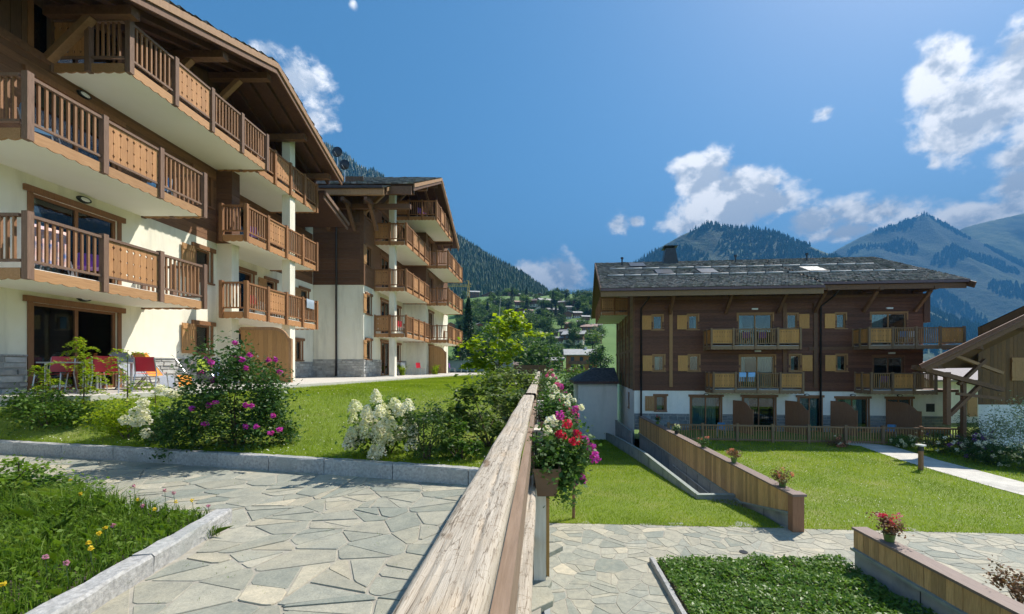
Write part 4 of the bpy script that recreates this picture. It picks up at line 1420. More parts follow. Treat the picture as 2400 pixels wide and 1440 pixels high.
    # snow guards: rails of poles on brackets
    for (v, ua, ub) in ((-3.1, uL + .9, uR - 2.0), (-.9, uL + .6, uM - .9), (-.9, uM - .6, uR - .9)):
        z = sl(v) + .12
        n = int((ub - ua) / 1.15)
        for i in range(n):
            a = ua + (ub - ua) * i / n
            MB().tube([(a + .01, v, z), (a + (ub - ua) / n - .03, v, z + random.uniform(-.01, .02))], .065, 8).build('snow_rail', ALU if False else GREYL, o, True)
            pbox('bracket', METAL, o, a - .02, a + .02, v - .12, v + .05, z - .14, z + .09)
    def sky_light(px, v, w=1.15):
        u = cu(px, v)
        sn = math.atan2(rz_ - ez, 1.65 - vr)
        rot = Matrix.Rotation(-sn, 4, 'X')
        k = pbox('skylight', METAL, o, u - w / 2, u + w / 2, v - .7, v + .7, sl(v) - .02, sl(v) + .12, rot)
        pbox('skylight_pane', SKYP, o, u - w / 2 + .09, u + w / 2 - .09, v - .56, v + .56, sl(v) + .105, sl(v) + .125, rot)
    sky_light(1556, -2.05); sky_light(1657, -2.05); sky_light(1905, -2.05); sky_light(1493, -4.7)
    # chimney with flared body and cap
    u = cu(1569, -5.6); v = -5.6; z = sl(v) - .3
    MB().prism([(-.62, 0), (.62, 0), (.36, 1.35), (-.36, 1.35)], lambda p: (u + p[0], v - .45, z + p[1]), lambda p: (u + p[0], v + .45, z + p[1])).build('chimney', METAL, o)
    pbox('chimney_cap', METAL, o, u - .5, u + .5, v - .6, v + .6, z + 1.45, z + 1.52)
    for dx in (-.3, .3):
        pbox('chimney_cap_leg', METAL, o, u + dx - .03, u + dx + .03, v - .3, v + .3, z + 1.35, z + 1.45)
    for px in (1458, 1724, 1891):
        uu = cu(px, -5.0)
        MB().tube([(uu, -5.0, sl(-5) - .1), (uu, -5.0, sl(-5) + .55)], .06, 8).tube([(uu, -5.0, sl(-5) + .5), (uu, -5.0, sl(-5) + .62)], .11, 8).build('vent_pipe', METAL, o)
    # brackets under the front eave
    for px in (1570, 1700, 1822, 1908, 2023, 2143):
        u = cu(px)
        MB().beam((u, .05, 3.4), (u, 1.2, 4.5), .16, .18, (1, 0, 0)).build('knee_brace', BEAM, B)
        MB().box(u - .1, u + .1, -.2, 1.6, 4.5, 4.68).build('lookout', BEAM, B)
    pbox('bay', CSIDV, B, U1, U1 + .35, -1.3, .1, 2.7, 4.5)
    XF = Matrix.Identity(4)
SKYP = simple('skylight_glass', (.30, .33, .37), (.36, .39, .43), 2, .35)
GREYL = simple('pale_snow_rail', (.38, .37, .37), (.48, .47, .47), 6, .7)
build_c()

def gabled_screen(name, label, x0, x1, y, z, h, parent=None, mat=None, flip=False):
    """upright boarded privacy screen with a scooped top at its outer end"""
    mat = mat or SCREEN
    t = thing(name, label, 'privacy screen', ((x0 + x1) / 2, y, z), 'wooden privacy screens')
    n = max(4, int(abs(x1 - x0) / .16)); w = (x1 - x0) / n
    def top(s):
        if s < .62: return h
        q = (s - .62) / .38
        return h - .42 * (1 - math.sqrt(max(0, 1 - min(1, q * 1.15) ** 2))) if q < .87 else h - .42
    for i in range(n):
        a, b = i / n, (i + 1) / n
        if flip: ta, tb = top(1 - a), top(1 - b)
        else: ta, tb = top(a), top(b)
        x, x2 = x0 + i * w, x0 + (i + 1) * w - .006
        MB().prism([(x, 0), (x2, 0), (x2, tb), (x, ta)], lambda p: (p[0], y - .015, z + p[1]), lambda p: (p[0], y + .015, z + p[1])).build('board', mat, t)
    ss = np.linspace(0, 1, 25)
    rows = []
    for s in ss:
        zz = z + top(1 - s if flip else s)
        x = x0 + (x1 - x0) * s
        rows.append([(x, y - .045, zz - .10), (x, y - .045, zz + .02), (x, y + .045, zz + .02), (x, y + .045, zz - .10)])
    MB().grid(rows).build('top_rail', BEAML, t)
    pbox('post', BEAML, t, x1 - .05 if not flip else x0 - .05, x1 + .05 if not flip else x0 + .05, y - .05, y + .05, z, z + h - .42)
    return t
gabled_screen('privacy_screen', 'honey wooden privacy screen behind the pink rose bush', -11.2, -9.35, 15.3, -.62, 2.05)
gabled_screen('privacy_screen', 'honey wooden privacy screen on the patio of the far apartment block', -9.2, -7.05, 30.3, -.55, 2.0)
def screen_c(px, zt, lb, w=1.5):
    """side-on screens of the dark chalet: run out from the wall towards the viewer"""
    c, s = math.cos(TH), math.sin(TH)
    u = cu(px)
    M = frame((6.15, 27, 0), (c, -s, 0), (-s, -c, 0))
    base = M @ Vector((u, .8, -4.2))
    t = thing('privacy_screen', lb, 'privacy screen', base, 'wooden privacy screens')
    n = 9
    for i in range(n):
        v0 = .08 + i * w / n; v1 = v0 + w / n - .006
        h0 = 2.0 if i < 5 else 2.0 - .45 * ((i - 4) / 4) ** 2; h1 = 2.0 if i < 4 else 2.0 - .45 * ((i - 3) / 4) ** 2 if i < 8 else 1.55
        m = MB().prism([(v0, 0), (v1, 0), (v1, h1), (v0, h0)], lambda p: M @ Vector((u - .02 + p[0] * .42, p[0], -4.2 + p[1])), lambda p: M @ Vector((u + .02 + p[0] * .42, p[0], -4.2 + p[1])))
        m.build('board', POSTF, t)
screen_c(1716, 0, 'brown wooden privacy screen left of the ground-floor door under the blue towels')
screen_c(1838, 0, 'brown wooden privacy screen between the second and third ground-floor doors of the dark chalet')
screen_c(1944, 0, 'dark wooden privacy screen between the third and fourth ground-floor doors of the dark chalet')
screen_c(2074, 0, 'wide wooden privacy screen nearest the dark plaque on the white wall', 1.7)

# ------------------------------------------------------------------ annex
def build_annex():
    t = thing('annex', 'small pale rendered annex with dark slate hipped roof beside the dark chalet', 'annex', (4.5, 34.5, -5.9))
    x0, x1, y0, y1 = 2.95, 6.05, 32.4, 37
    MB().box(x0, x1, y0, y1, -6.1, -1.2).build('wall', RENDERC, t)
    o = .35; z = -1.2; zt = -.15
    e = [(x0 - o, y0 - o, z), (x1 + .05, y0 - o, z), (x1 + .05, y1 + o, z), (x0 - o, y1 + o, z)]
    a, b = (x0 + 1.55, y0 + 1.6, zt), (x0 + 1.55, y1 - 1.6, zt)
    m = MB().quad(e[0], e[1], (x1 + .05, y0 + 1.6, zt), a).quad(e[0], a, b, e[3]).quad(e[3], e[2], (x1 + .05, y1 - 1.6, zt), b).quad(a, (x1 + .05, y0 + 1.6, zt), (x1 + .05, y1 - 1.6, zt), b)
    r_ = m.build('roof', SLATE, t)
    shingles(r_, e[0], e[1], (x1 + .05, y0 + 1.6, zt), a, SLATE, .2, .25, .015)
    shingles(r_, e[3], e[0], a, b, SLATE, .2, .25, .015)
    DK = simple('dark_fascia_paint', (.06, .028, .03), (.09, .04, .04), 5, .5)
    MB().box(x0 - o, x1 + .05, y0 - o - .02, y0 - o + .03, z - .22, z - .005).build('fascia', DK, r_)
    MB().box(x0 - o - .02, x0 - o + .03, y0 - o + .03, y1 + o, z - .22, z - .005).build('fascia', DK, r_)
    MB().box(x0 - o, x1, y0 - o + .03, y1 + o, z - .06, z - .03).build('soffit', DK, r_)
build_annex()

# ------------------------------------------------------------------ chalet at the right edge
def build_d():
    global XF
    t = thing('chalet', 'brown timber chalet with sloping verge at the right edge of the garden', 'chalet', (26, 23, -4.2))
    Y0 = 21.0
    XF = frame((0, Y0, 0), (1, 0, 0), (0, -1, 0))
    xl = 22.45
    slope = math.tan(R(25.5)); z0 = .0; xe = 17.75
    def zr(x): return z0 + (x - xe) * slope
    ops = [(24.85, 25.7, -.75, .42)]
    wall_face(t, 'wall', xl, 32, -4.2, -1.98, 0, [], RENDERC)
    wall_face(t, 'timber_wall', xl - .05, 32, -1.98, 2.0, .0, ops, SID_V)
    WD = simple('warm_upright_boarding', (.115, .052, .012), (.20, .095, .026), 3, .65, V, .2, .01, obj=.22)
    planks(t, 'plank', xl - .05, 29, -1.98, 2.0, .005, WD, .2, True, ops)
    MB().quad((xl, 0, 2.0), (32, 0, 2.0), (32, 0, zr(32) - .3), (xl, 0, zr(xl) - .3)).build('gable_wall', WD, t)
    window(t, *ops[0], .03, False, FRAMEW, shut='l', sh_w=.72, lintel=False)
    XF = Matrix.Identity(4)
    MB().quad((xl, Y0, -4.2), (xl + 6, Y0 + 5.1, -4.2), (xl + 6, Y0 + 5.1, -1.98), (xl, Y0, -1.98)).build('side_wall', RENDERC, t)
    MB().quad((xl - .05, Y0, -1.98), (xl + 6, Y0 + 5.1, -1.98), (xl + 6, Y0 + 5.1, 2.0), (xl - .05, Y0, 2.0)).build('side_boarding', SID_H, t)
    yF = 19.2
    r_ = MB().slab([(xe, yF, zr(xe)), (32, yF, zr(32)), (41.5, 25.2, zr(32)), (27.25, 25.2, zr(xe))], .16).build('roof', BEAM, t)
    MB().beam((xe, yF - .03, zr(xe) - .05), (32, yF - .03, zr(32) - .05), .06, .24).build('barge_board', CSID, r_)
    MB().beam((xe + .3, yF + .06, zr(xe + .3) - .30), (32, yF + .06, zr(32) - .30), .06, .26).build('barge_board', BEAM, r_)
    shingles(r_, (27.2, 25.2, zr(xe)), (xe - .05, yF - .05, zr(xe)), (32, yF - .05, zr(32)), (41.5, 25.2, zr(32)), SHING, .3, .3, .04)
    for x in (18.6, 20.6, 22.6, 25.2):
        MB().beam((x, yF + .15, zr(x) - .42), (x + 2.2, yF + .15 + 1.87, zr(x) - .42), .24, .25).build('purlin', BEAM, r_)
    # timber truss carrying the deep eave
    for (y) in (19.9,):
        MB().beam((18.1, y, -.05), (22.4, y, -1.15), .2, .26, (0, 1, 0)).build('truss_chord', BEAM, r_)
        MB().beam((19.8, y + .05, .62), (22.45, y + .05, -.35), .14, .18, (0, 1, 0)).build('truss_strut', BEAML, r_)
        MB().beam((19.75, y + .03, -2.85), (19.75, y + .03, -.3), .2, .2).build('truss_post', BEAM, r_)
        MB().beam((19.85, y + .03, -2.4), (21.4, y + .03, -.9), .15, .18, (0, 1, 0)).build('truss_strut', BEAM, r_)
        MB().beam((20.2, y - .02, -1.35), (22.4, y - .02, -1.6), .14, .18, (0, 1, 0)).build('truss_strut', BEAM, r_)
        MB().beam((20.6, y + .08, -4.2), (20.6, y + .08, -.8), .16, .16).build('truss_post', BEAM, r_)
        MB().beam((20.3, y + .02, -.9), (21.6, y + .02, .3), .14, .16, (0, 1, 0)).build('truss_strut', BEAM, r_)
    # pale house glimpsed behind
    h = thing('house', 'cream house with sunlit pale roof glimpsed between the dark chalet and the brown chalet', 'house', (31, 32, -4.2))
    MB().box(28.4, 34, 30, 36, -4.2, -.9).build('wall', RENDER, h)
    MB().slab([(27.8, 29.3, -1.0), (34.6, 29.3, -1.0), (34.6, 33, .35), (27.8, 33, .35)], .15).slab([(27.8, 36.7, -1.0), (34.6, 36.7, -1.0), (34.6, 33, .35), (27.8, 33, .35)], .15).build('roof', simple('pale_roof', (.30, .26, .26), (.38, .34, .34), 5, .8), h)
    pbox('shutter', SHUT, h, 31.2, 31.9, 29.93, 29.97, -3.7, -2.3)
build_d()
# ------------------------------------------------------------------ weathered railing between the two levels
def greywood():
    m, nt, b = newmat('weathered_grey_wood')
    f1 = noise_fac(nt, 5, (9, .55, 9), 8, .65)
    f2 = noise_fac(nt, 30, (8, .22, 8), 6, .65, off=(1, 2, 3))
    f3 = noise_fac(nt, 3.2, (2.2, .8, 2.2), 5, .65, off=(5, 1, 3))
    c = ramp2(nt, f1, (.31, .255, .19), (.53, .465, .375), .25, .7)
    mr_ = nd(nt, 'ShaderNodeMapRange'); nt.links.new(f3, mr_.inputs[0]); mr_.inputs[1].default_value = .50; mr_.inputs[2].default_value = .72; mr_.inputs[4].default_value = .75
    c = mixc(nt, mr_.outputs[0], c, (.44, .335, .22))
    c = mixc(nt, 1.0, c, ramp2(nt, f2, (.62, .56, .50), (1.05, 1.05, 1.05), .30, .44), 'MULTIPLY')
    # drying cracks: thin dark lines where a stretched noise crosses its middle, and short cross checks
    for sc_, st_, wd, dk, of in ((3.2, (7, .45, 7), .006, .40, (0, 0, 0)), (6.0, (9, .8, 9), .008, .55, (9, 3, 1)), (3.0, (1.6, 5.5, 1.6), .005, .62, (4, 8, 2))):
        fl_ = noise_fac(nt, sc_, st_, 4, .55, off=of)
        sb_ = nd(nt, 'ShaderNodeMath', operation='SUBTRACT'); nt.links.new(fl_, sb_.inputs[0]); sb_.inputs[1].default_value = .53
        ab_ = nd(nt, 'ShaderNodeMath', operation='ABSOLUTE'); nt.links.new(sb_.outputs[0], ab_.inputs[0])
        c = mixc(nt, 1.0, c, ramp2(nt, ab_.outputs[0], (dk, dk * .92, dk * .82), (1, 1, 1), wd * .3, wd * 1.6), 'MULTIPLY')
    kn = noise_fac(nt, 5.5, (2.6, 1.0, 2.6), 2, .4, off=(13, 5, 2))
    c = mixc(nt, 1.0, c, ramp2(nt, kn, (1, 1, 1), (.50, .40, .30), .70, .76), 'MULTIPLY')
    nt.links.new(c, b.inputs['Base Color'])
    b.inputs['Roughness'].default_value = .72
    ad = nd(nt, 'ShaderNodeMath', operation='MULTIPLY_ADD'); nt.links.new(f2, ad.inputs[0]); ad.inputs[1].default_value = .8; nt.links.new(f1, ad.inputs[2])
    bump(nt, b, ad.outputs[0], .55, .006)
    return m
GREYW = greywood()
def log_rail(par, name, x0, x1, y0, y1, ztop, h, n, seed, rad=.022):
    rows = []
    prof = []
    for i in range(5):
        a = math.pi - math.pi / 2 * i / 4
        prof.append((x0 + rad + math.cos(a) * rad, -rad + math.sin(a) * rad, 0))
    for i in range(1, 22):
        prof.append((x0 + rad + (x1 - x0 - 2 * rad) * i / 22, 0.0, 1))
    for i in range(5):
        a = math.pi / 2 - math.pi / 2 * i / 4
        prof.append((x1 - rad + math.cos(a) * rad, -rad + math.sin(a) * rad, 0))
    prof += [(x1 - .004, -h * .6, 0), (x1 - .012, -h, 0), (x0 + .012, -h, 0), (x0 + .004, -h * .6, 0), prof[0]]
    for k in range(n + 1):
        y = y0 + (y1 - y0) * (k / n) ** 1.25
        row = []
        for (x, z, top) in prof:
            e = noise.noise(Vector((x * 8 + seed, y * 1.1, seed))) * .004
            if top:
                c = noise.noise(Vector((x * 55 + seed, y * 2.2, 4.0)))
                c2 = noise.noise(Vector((x * 16 + seed * 2, y * 9.0, 9.0)))
                e -= .006 * max(0, c - .25) / .5 + .007 * max(0, c2 - .42) / .4
                if abs(x - (x0 + x1) / 2 - .018 - .012 * math.sin(y * 3)) < .006: e -= .008 * (.5 + .5 * math.sin(y * 37 + math.sin(y * 11) * 3))
            wob = noise.noise(Vector((y * 1.7, seed, 2))) * .005
            row.append((x + wob, y, ztop + z + e))
        rows.append(row)
    return MB().grid(rows).build(name, GREYW, par, True, xf=False)
RL = thing('railing', 'weathered grey timber railing running along the edge of the terrace', 'railing', (-.1, 8, -1.5))
log_rail(RL, 'top_rail', -.235, -.088, -.15, 5.28, -.372, .095, 260, 1.0)
log_rail(RL, 'top_rail', -.205, -.062, 5.32, 10.6, -.352, .09, 90, 2.0)
log_rail(RL, 'top_rail', -.195, -.055, 10.64, 16.5, -.345, .09, 40, 5.0)
log_rail(RL, 'top_rail', -.195, -.055, 16.54, 26, -.335, .09, 30, 6.0)
log_rail(RL, 'middle_rail', -.150, -.030, -.15, 5.6, -.74, .06, 160, 3.0)
log_rail(RL, 'middle_rail', -.165, -.045, 5.64, 26, -.74, .06, 60, 4.0)
log_rail(RL, 'bottom_rail', -.165, -.045, .2, 26, -1.18, .06, 60, 7.0)
SHADEB = simple('brown_shade_board', (.20, .135, .09), (.29, .205, .145), 4, .7, HY, .3, .006)  # added brown board; its dark tone stands for the shaded band beside the top rail
for (a, b) in ((.1, 5.2), (5.35, 10.6), (10.65, 16.5), (16.6, 26)):
    pbox('shade_board', SHADEB, RL, -.098, -.062, a, b, -.60, -.472)
GP = simple('pale_post_wood', (.60, .52, .43), (.74, .66, .56), 4, .75, V, .35, .008)
OC = simple('ochre_post_wood', (.30, .17, .05), (.40, .24, .08), 4, .7, V, .3, .008)
for i, y in enumerate([.55, 2.92, 5.3, 7.8, 10.6, 13.4, 16.4, 19.6, 23, 26]):
    pbox('post', GP, RL, -.05, .035, y - .05, y + .05, -2.6, -.45)
    pbox('post_cheek', POSTA, RL, -.086, -.052, y - .045, y + .045, -2.6, -.47)
    pbox('post_cheek', OC, RL, .037, .06, y + .01, y + .06, -2.6, -.47)
# wall of the terrace below the railing
TW = MB().box(.022, .06, -6, 38, -6.3, -1.62).build('terrace_wall', CONC); TW['kind'] = 'structure'

# ------------------------------------------------------------------ plants in pots: helpers
RNG2 = random.Random(3)
GER = leafmat('geranium_leaves', [(.025, .065, .012), (.045, .11, .02), (.08, .16, .03), (.13, .20, .05)], .35)
def petal_mat(name, c, c2=None):
    return leafmat(name, [c, c2 or tuple(min(1, x * 1.15) for x in c)], .35, .6)
RED = petal_mat('red_petals', (.62, .015, .06), (.78, .05, .14))
PINK = petal_mat('pink_petals', (.62, .06, .30), (.75, .16, .42))
MAG = petal_mat('magenta_petals', (.50, .03, .38), (.66, .08, .52))
WHT = petal_mat('white_petals', (.78, .74, .66), (.86, .84, .78))
CREAM = petal_mat('cream_petals', (.66, .66, .48), (.80, .78, .62))
SALM = petal_mat('salmon_petals', (.66, .20, .14), (.75, .30, .24))
VIO = petal_mat('violet_petals', (.14, .05, .25), (.26, .10, .40))
YEL = petal_mat('yellow_petals', (.72, .50, .02), (.85, .65, .05))
def ball(c, r, n):
    d = rng.normal(size=(n, 3)); d /= np.linalg.norm(d, axis=1, keepdims=True)
    return np.asarray(c) + d * r * rng.uniform(.55, 1.0, (n, 1))
def flower_heads(par, name, centres, r, n, size, mat):
    for c in centres:
        pts = ball(c, r * RNG2.uniform(.75, 1.2), n)
        np_mesh('flower_head', kites(pts, size * rng.uniform(.8, 1.2, len(pts)), .2, .9), 4, mat, par)
def cloud(c, rx, ry, rz, n, ncl=22, spread=.30, shell=.55):
    """leaf centres gathered in clumps through an ellipsoid"""
    d = rng.normal(size=(ncl, 3)); d /= np.linalg.norm(d, axis=1, keepdims=True)
    rad = rng.uniform(shell, 1.0, (ncl, 1))
    cc = d * rad
    k = rng.integers(0, ncl, n)
    p = cc[k] + rng.normal(0, spread, (n, 3)) * rng.uniform(.6, 1.3, (ncl, 1))[k]
    return np.asarray(c) + p * np.array([rx, ry, rz])
POT = simple('brown_plastic', (.16, .085, .05), (.20, .11, .065), 3, .5)
def flower_box(label, x, y, z, L, w, h, fol, heads, s=1.0):
    t = thing('flower_box', label, 'flower box', (x, y, z), 'flower boxes on the railing')
    m = MB(); k = .72
    q = [(-w / 2, -L / 2), (w / 2, -L / 2), (w / 2, L / 2), (-w / 2, L / 2)]
    def ring(f, zz): return [(x + p[0] * f, y + p[1] * (1 - (1 - f) * .3), z + zz) for p in q]
    rows = [ring(k, 0), ring(1, h), ring(1.08, h), ring(1.08, h + .018), ring(.92, h + .018), ring(.9, h - .02)]
    for i in range(len(rows)): rows[i].append(rows[i][0])
    m.grid(rows); m.quad(*rows[0][:4]); m.quad(*rows[5][:4])
    m.build('trough', POT, t)
    for dy in (-L * .28, L * .28):
        MB().tube([(-.07, y + dy, -.47), (-.03, y + dy, -.455), (x - w * .45, y + dy, z + h + .02), (x - w * .5, y + dy, z + h - .03)], .004, 5).tube([(-.05, y + dy, -.66), (x - w * .4, y + dy, z + .03), (x + w * .4, y + dy, z - .004), (x + w * .52, y + dy, z + .04)], .004, 5).build('bracket', METAL, t)
    cx = x + fol[0]
    pts = cloud((cx, y, z + fol[3]), fol[1], L * .62, fol[2], int(fol[4]), 26, .28, .3)
    np_mesh('foliage', kites(pts, .030 * s * rng.uniform(.7, 1.4, len(pts)), .3, .85), 4, GER, t)
    for mat, ps in heads:
        c = [(cx + a * fol[1], y + RNG2.uniform(-.45, .45) * L, z + fol[3] + b * fol[2]) for a, b in ps]
        flower_heads(t, 'flowers', c, .034 * s, 46, .024 * s, mat)
    return t
flower_box('brown trough of red, magenta and white geraniums, nearest of the boxes on the railing', .035, 2.72, -.80, .46, .16, .155, (.10, .17, .22, .20, 3000),
           [(RED, [(-.1, .75), (.25, .95), (.55, .72), (.75, .45), (.05, .55), (.4, .6)]), (MAG, [(.0, 1.15), (1.15, .28), (1.35, -.05), (1.2, .1), (.85, -.75), (.62, -.95), (.95, .5)]), (WHT, [(-.45, .95), (-.55, .75), (-.3, 1.0)])])
flower_box('brown trough with white and pink geraniums, second along the railing', .06, 4.15, -.70, .55, .17, .155, (.12, .19, .20, .20, 2400),
           [(WHT, [(-.4, .95), (-.1, 1.05), (.2, .95), (.6, .85), (.9, .65), (.4, .7), (1.1, .5)]), (PINK, [(.7, .3), (.95, 0), (.3, .4), (1.0, .25)]), (MAG, [(.95, -.35), (.8, .4), (.7, -.1)])])
flower_box('trough of white and magenta flowers, third along the railing', .07, 5.85, -.66, .6, .17, .15, (.10, .2, .2, .2, 1800),
           [(WHT, [(-.3, 1.0), (.1, .9), (.3, .6), (-.1, .7)]), (MAG, [(.8, .4), (1.0, .1), (.6, .8), (.9, -.2)]), (PINK, [(.1, .3), (.5, 0), (.6, .5), (.3, 1.0)])])
flower_box('trough of pink and white flowers, fourth along the railing', .07, 7.6, -.60, .6, .17, .15, (.10, .2, .22, .2, 1400),
           [(PINK, [(-.3, 1.0), (.2, 1.05), (.6, .7), (.9, .3), (.7, 0)]), (WHT, [(0, .8), (.5, .4), (.4, .9), (.8, .5)]), (SALM, [(.4, .3), (.6, .1)])])
flower_box('trough of pale pink flowers at the far end of the railing', .07, 10.2, -.52, .6, .17, .15, (.10, .2, .22, .2, 1000),
           [(WHT, [(-.3, 1.0), (.3, .9), (.7, .6)]), (PINK, [(.2, .8), (.7, .4), (0, .6), (.5, 1.0), (.9, .2)])])

# ------------------------------------------------------------------ boarded walls on the lower level
def board_fence(name, label, y0, y1, ztop, zbot, x=6.4):
    t = thing(name, label, 'fence', (x, (y0 + y1) / 2, -4.2), 'boarded garden walls')
    n = int((y1 - y0) / .125); st = (y1 - y0) / n
    for i in range(n):
        a = y0 + i * st
        zb = zbot(a + st / 2)
        pbox('board', BOARD, t, x - .035 + random.uniform(-.004, .004), x - .008, a, a + st - random.uniform(.004, .009), zb + .02, ztop - .045)
    MB().box(x - .07, x + .24, y0 - .06, y1, ztop - .045, ztop).build('coping', COPING, t)
    m = MB(); pts = [y0] + [y for y in (13.0,) if y0 < y < y1] + [y1]
    poly = [(y, zbot(y)) for y in pts] + [(y1, -6.4), (y0, -6.4)]
    w = MB().prism(poly, lambda p: (x - .006, p[0], p[1]), lambda p: (x + .2, p[0], p[1] if p[1] > -6 else -6.4)).build('concrete_wall', CONC, t)
    MB().box(x, x + .19, y0, y1, -4.4, ztop - .05).build('backing_wall', CONC, t)
    for i in range(len(pts) - 1):
        a, b = pts[i], pts[i + 1]
        MB().beam((x - .05, a, zbot(a)), (x - .05, b, zbot(b)), .10, .05).build('ledge', CONCC, w)
    for k in range(1, int((y1 - y0) / 1.25)):
        y = y0 + k * 1.25
        pbox('joint', METAL, w, x - .012, x - .004, y - .008, y + .008, -6.0, zbot(y) - .03)
    return t
def zb1(y): return float(np.interp(y, [10.4, 13.0, 27], [-3.74, -4.33, -4.36]))
F1 = board_fence('boarded_wall', 'long boarded wall on grey concrete running from the plaza towards the dark chalet', 10.5, 26.6, -3.25, zb1)
MB().box(6.33, 6.62, 10.3, 10.5, -4.3, -3.28).build('end_post', POSTF, F1)
MB().box(6.30, 6.66, 10.25, 10.55, -3.28, -3.22).build('post_cap', COPING, F1)
def zb2(y): return float(np.interp(y, [5, 8.3], [-3.72, -3.72]))
F2 = board_fence('boarded_wall', 'boarded wall on grey concrete beside the groundcover bed in the lower right corner', 4.4, 8.35, -3.28, zb2)
# low concrete wall in front of the long boarded wall
t = thing('retaining_wall', 'low grey concrete wall stepping down in front of the long boarded wall', 'wall', (5.2, 18, -5))
prof = [(13.6, -4.26), (20.4, -4.36), (27, -4.8), (32.3, -5.3)]
poly = prof + [(32.3, -6.5), (13.6, -6.5)]
MB().prism(poly, lambda p: (5.12, p[0], p[1]), lambda p: (5.24, p[0], p[1])).build('wall', CONC, t)
for a, b in zip(prof[:-1], prof[1:]):
    MB().beam((5.18, a[0], a[1] + .02), (5.18, b[0], b[1] + .02), .15, .045).build('coping', CONCC, t)
MB().box(5.12, 6.38, 13.42, 13.56, -6.4, -4.26).build('return_wall', CONC, t)
MB().beam((5.12, 13.49, -4.24), (6.36, 13.49, -4.24), .18, .045).build('coping', CONCC, t)
MB().box(5.86, 6.0, 26.7, 32.3, -6.4, -4.3).build('wall', CONC, t)
MB().box(5.84, 6.02, 26.7, 32.3, -4.3, -4.26).build('coping', CONCC, t)
for y in (15, 17.2, 19.5, 21.5):
    pbox('joint', METAL, t, 5.112, 5.118, y - .008, y + .008, -6, -4.35)
hr = thing('handrail', 'slim pale handrail on the concrete wall below the boards', 'handrail', (6.3, 17, -4.8))
MB().tube([(6.28, 14.6, -4.78), (6.28, 19.5, -4.72)], .025, 6).build('rail', ALU, hr)
for y in (14.7, 17, 19.3): MB().tube([(6.39, y, -4.8), (6.28, y, -4.77)], .012, 5).build('bracket', METAL, hr)

# pots standing on the copings
POTG = simple('green_plastic', (.10, .16, .03), (.14, .22, .05), 3, .5)
POTD = simple('dark_plastic', (.03, .03, .03), (.05, .05, .05), 3, .5)
DRY = leafmat('reddish_leaves', [(.06, .08, .02), (.14, .10, .04), (.24, .11, .06), (.30, .18, .09)], .35)
def coping_pot(label, px, x, r, h, pot, leaf, heads, n=500):
    y = 960 * x / (px - 1268)
    zt = -3.25 if y > 9 else -3.28
    t = thing('flower_pot', label, 'flower pot', (x, y, zt), 'flower pots on the boarded walls')
    MB().tube([(x, y, zt + .002), (x, y, zt + .14), (x, y, zt + .15)], [.075, .10, .11], 10).build('pot', pot, t)
    pts = cloud((x, y, zt + .14 + h * .45), r, r, h * .5, n, 14, .32, .3)
    np_mesh('foliage', kites(pts, .05 * rng.uniform(.7, 1.3, len(pts)), .3, .7), 4, leaf, t)
    for mat, k in heads:
        c = [(x + RNG2.uniform(-.8, .8) * r, y + RNG2.uniform(-.8, .8) * r, zt + .16 + h * RNG2.uniform(.45, 1.0)) for _ in range(k)]
        flower_heads(t, 'flowers', c, .045, 18, .035, mat)
coping_pot('small green pot of orange-red flowers, farthest along the long boarded wall', 1541, 6.5, .20, .34, POTG, GER, [(SALM, 6), (RED, 3)])
coping_pot('dark pot of pale cream flowers, second farthest on the long boarded wall', 1586, 6.5, .22, .28, POTD, GER, [(CREAM, 8)])
coping_pot('pot with green plant and orange tips, third from the far end of the boarded wall', 1648, 6.5, .24, .28, POTG, GER, [(SALM, 5)])
coping_pot('pot with dry reddish plant halfway along the long boarded wall', 1720, 6.5, .23, .32, POTG, DRY, [(SALM, 4)])
coping_pot('pot with reddish plant beside the end post of the long boarded wall', 1834, 6.52, .27, .30, POTG, DRY, [(SALM, 7)])
coping_pot('green pot of red flowers on the near boarded wall by the groundcover', 2084, 6.52, .21, .36, POTG, DRY, [(RED, 8), (PINK, 3)], 700)

# ------------------------------------------------------------------ picket fence before the dark chalet
def picket_fence():
    a = Vector((7.15, 23.0, -4.18)); b = Vector((21.75, 21.3, -4.18))
    t = thing('picket_fence', 'long brown picket fence in front of the dark chalet ground floor', 'fence', (a + b) / 2)
    d = (b - a); L = d.length; dn = d.normalized()
    global XF
    XF = frame(a, dn, (dn.y, -dn.x, 0))
    n = 8
    for i in range(n + 1):
        s = L * i / n
        pbox('post', POSTB if i >= n - 1 else POSTC, t, s - .07, s + .07, -.02, .12, 0, 1.02)
    for i in range(n):
        s0, s1 = L * i / n + .07, L * (i + 1) / n - .07
        pbox('top_rail', POSTB if i == n - 1 else POSTC, t, s0, s1, 0, .10, .86, .94)
        pbox('bottom_rail', POSTC, t, s0, s1, .02, .07, .10, .17)
        m = 13
        for j in range(1, m):
            s = s0 + (s1 - s0) * j / m
            pbox('picket', BALUS if i == n - 1 else BALC, t, s - .024, s + .024, .03, .06, .05, .86)
    XF = Matrix.Identity(4)
picket_fence()
# bollard lamp
bl = thing('bollard_lamp', 'short brown bollard lamp with flat grey cap beside the garden path', 'lamp', (15.3, 16.5, -4.2))
MB().tube([(15.3, 16.5, -4.2), (15.3, 16.5, -3.42)], .085, 10).build('post', POSTF, bl, False)
MB().tube([(15.3, 16.5, -3.42), (15.3, 16.5, -3.22)], .10, 12).build('lantern', METAL, bl)
MB().tube([(15.3, 16.5, -3.22), (15.3, 16.5, -3.17)], .17, 16).build('cap', ALU, bl)
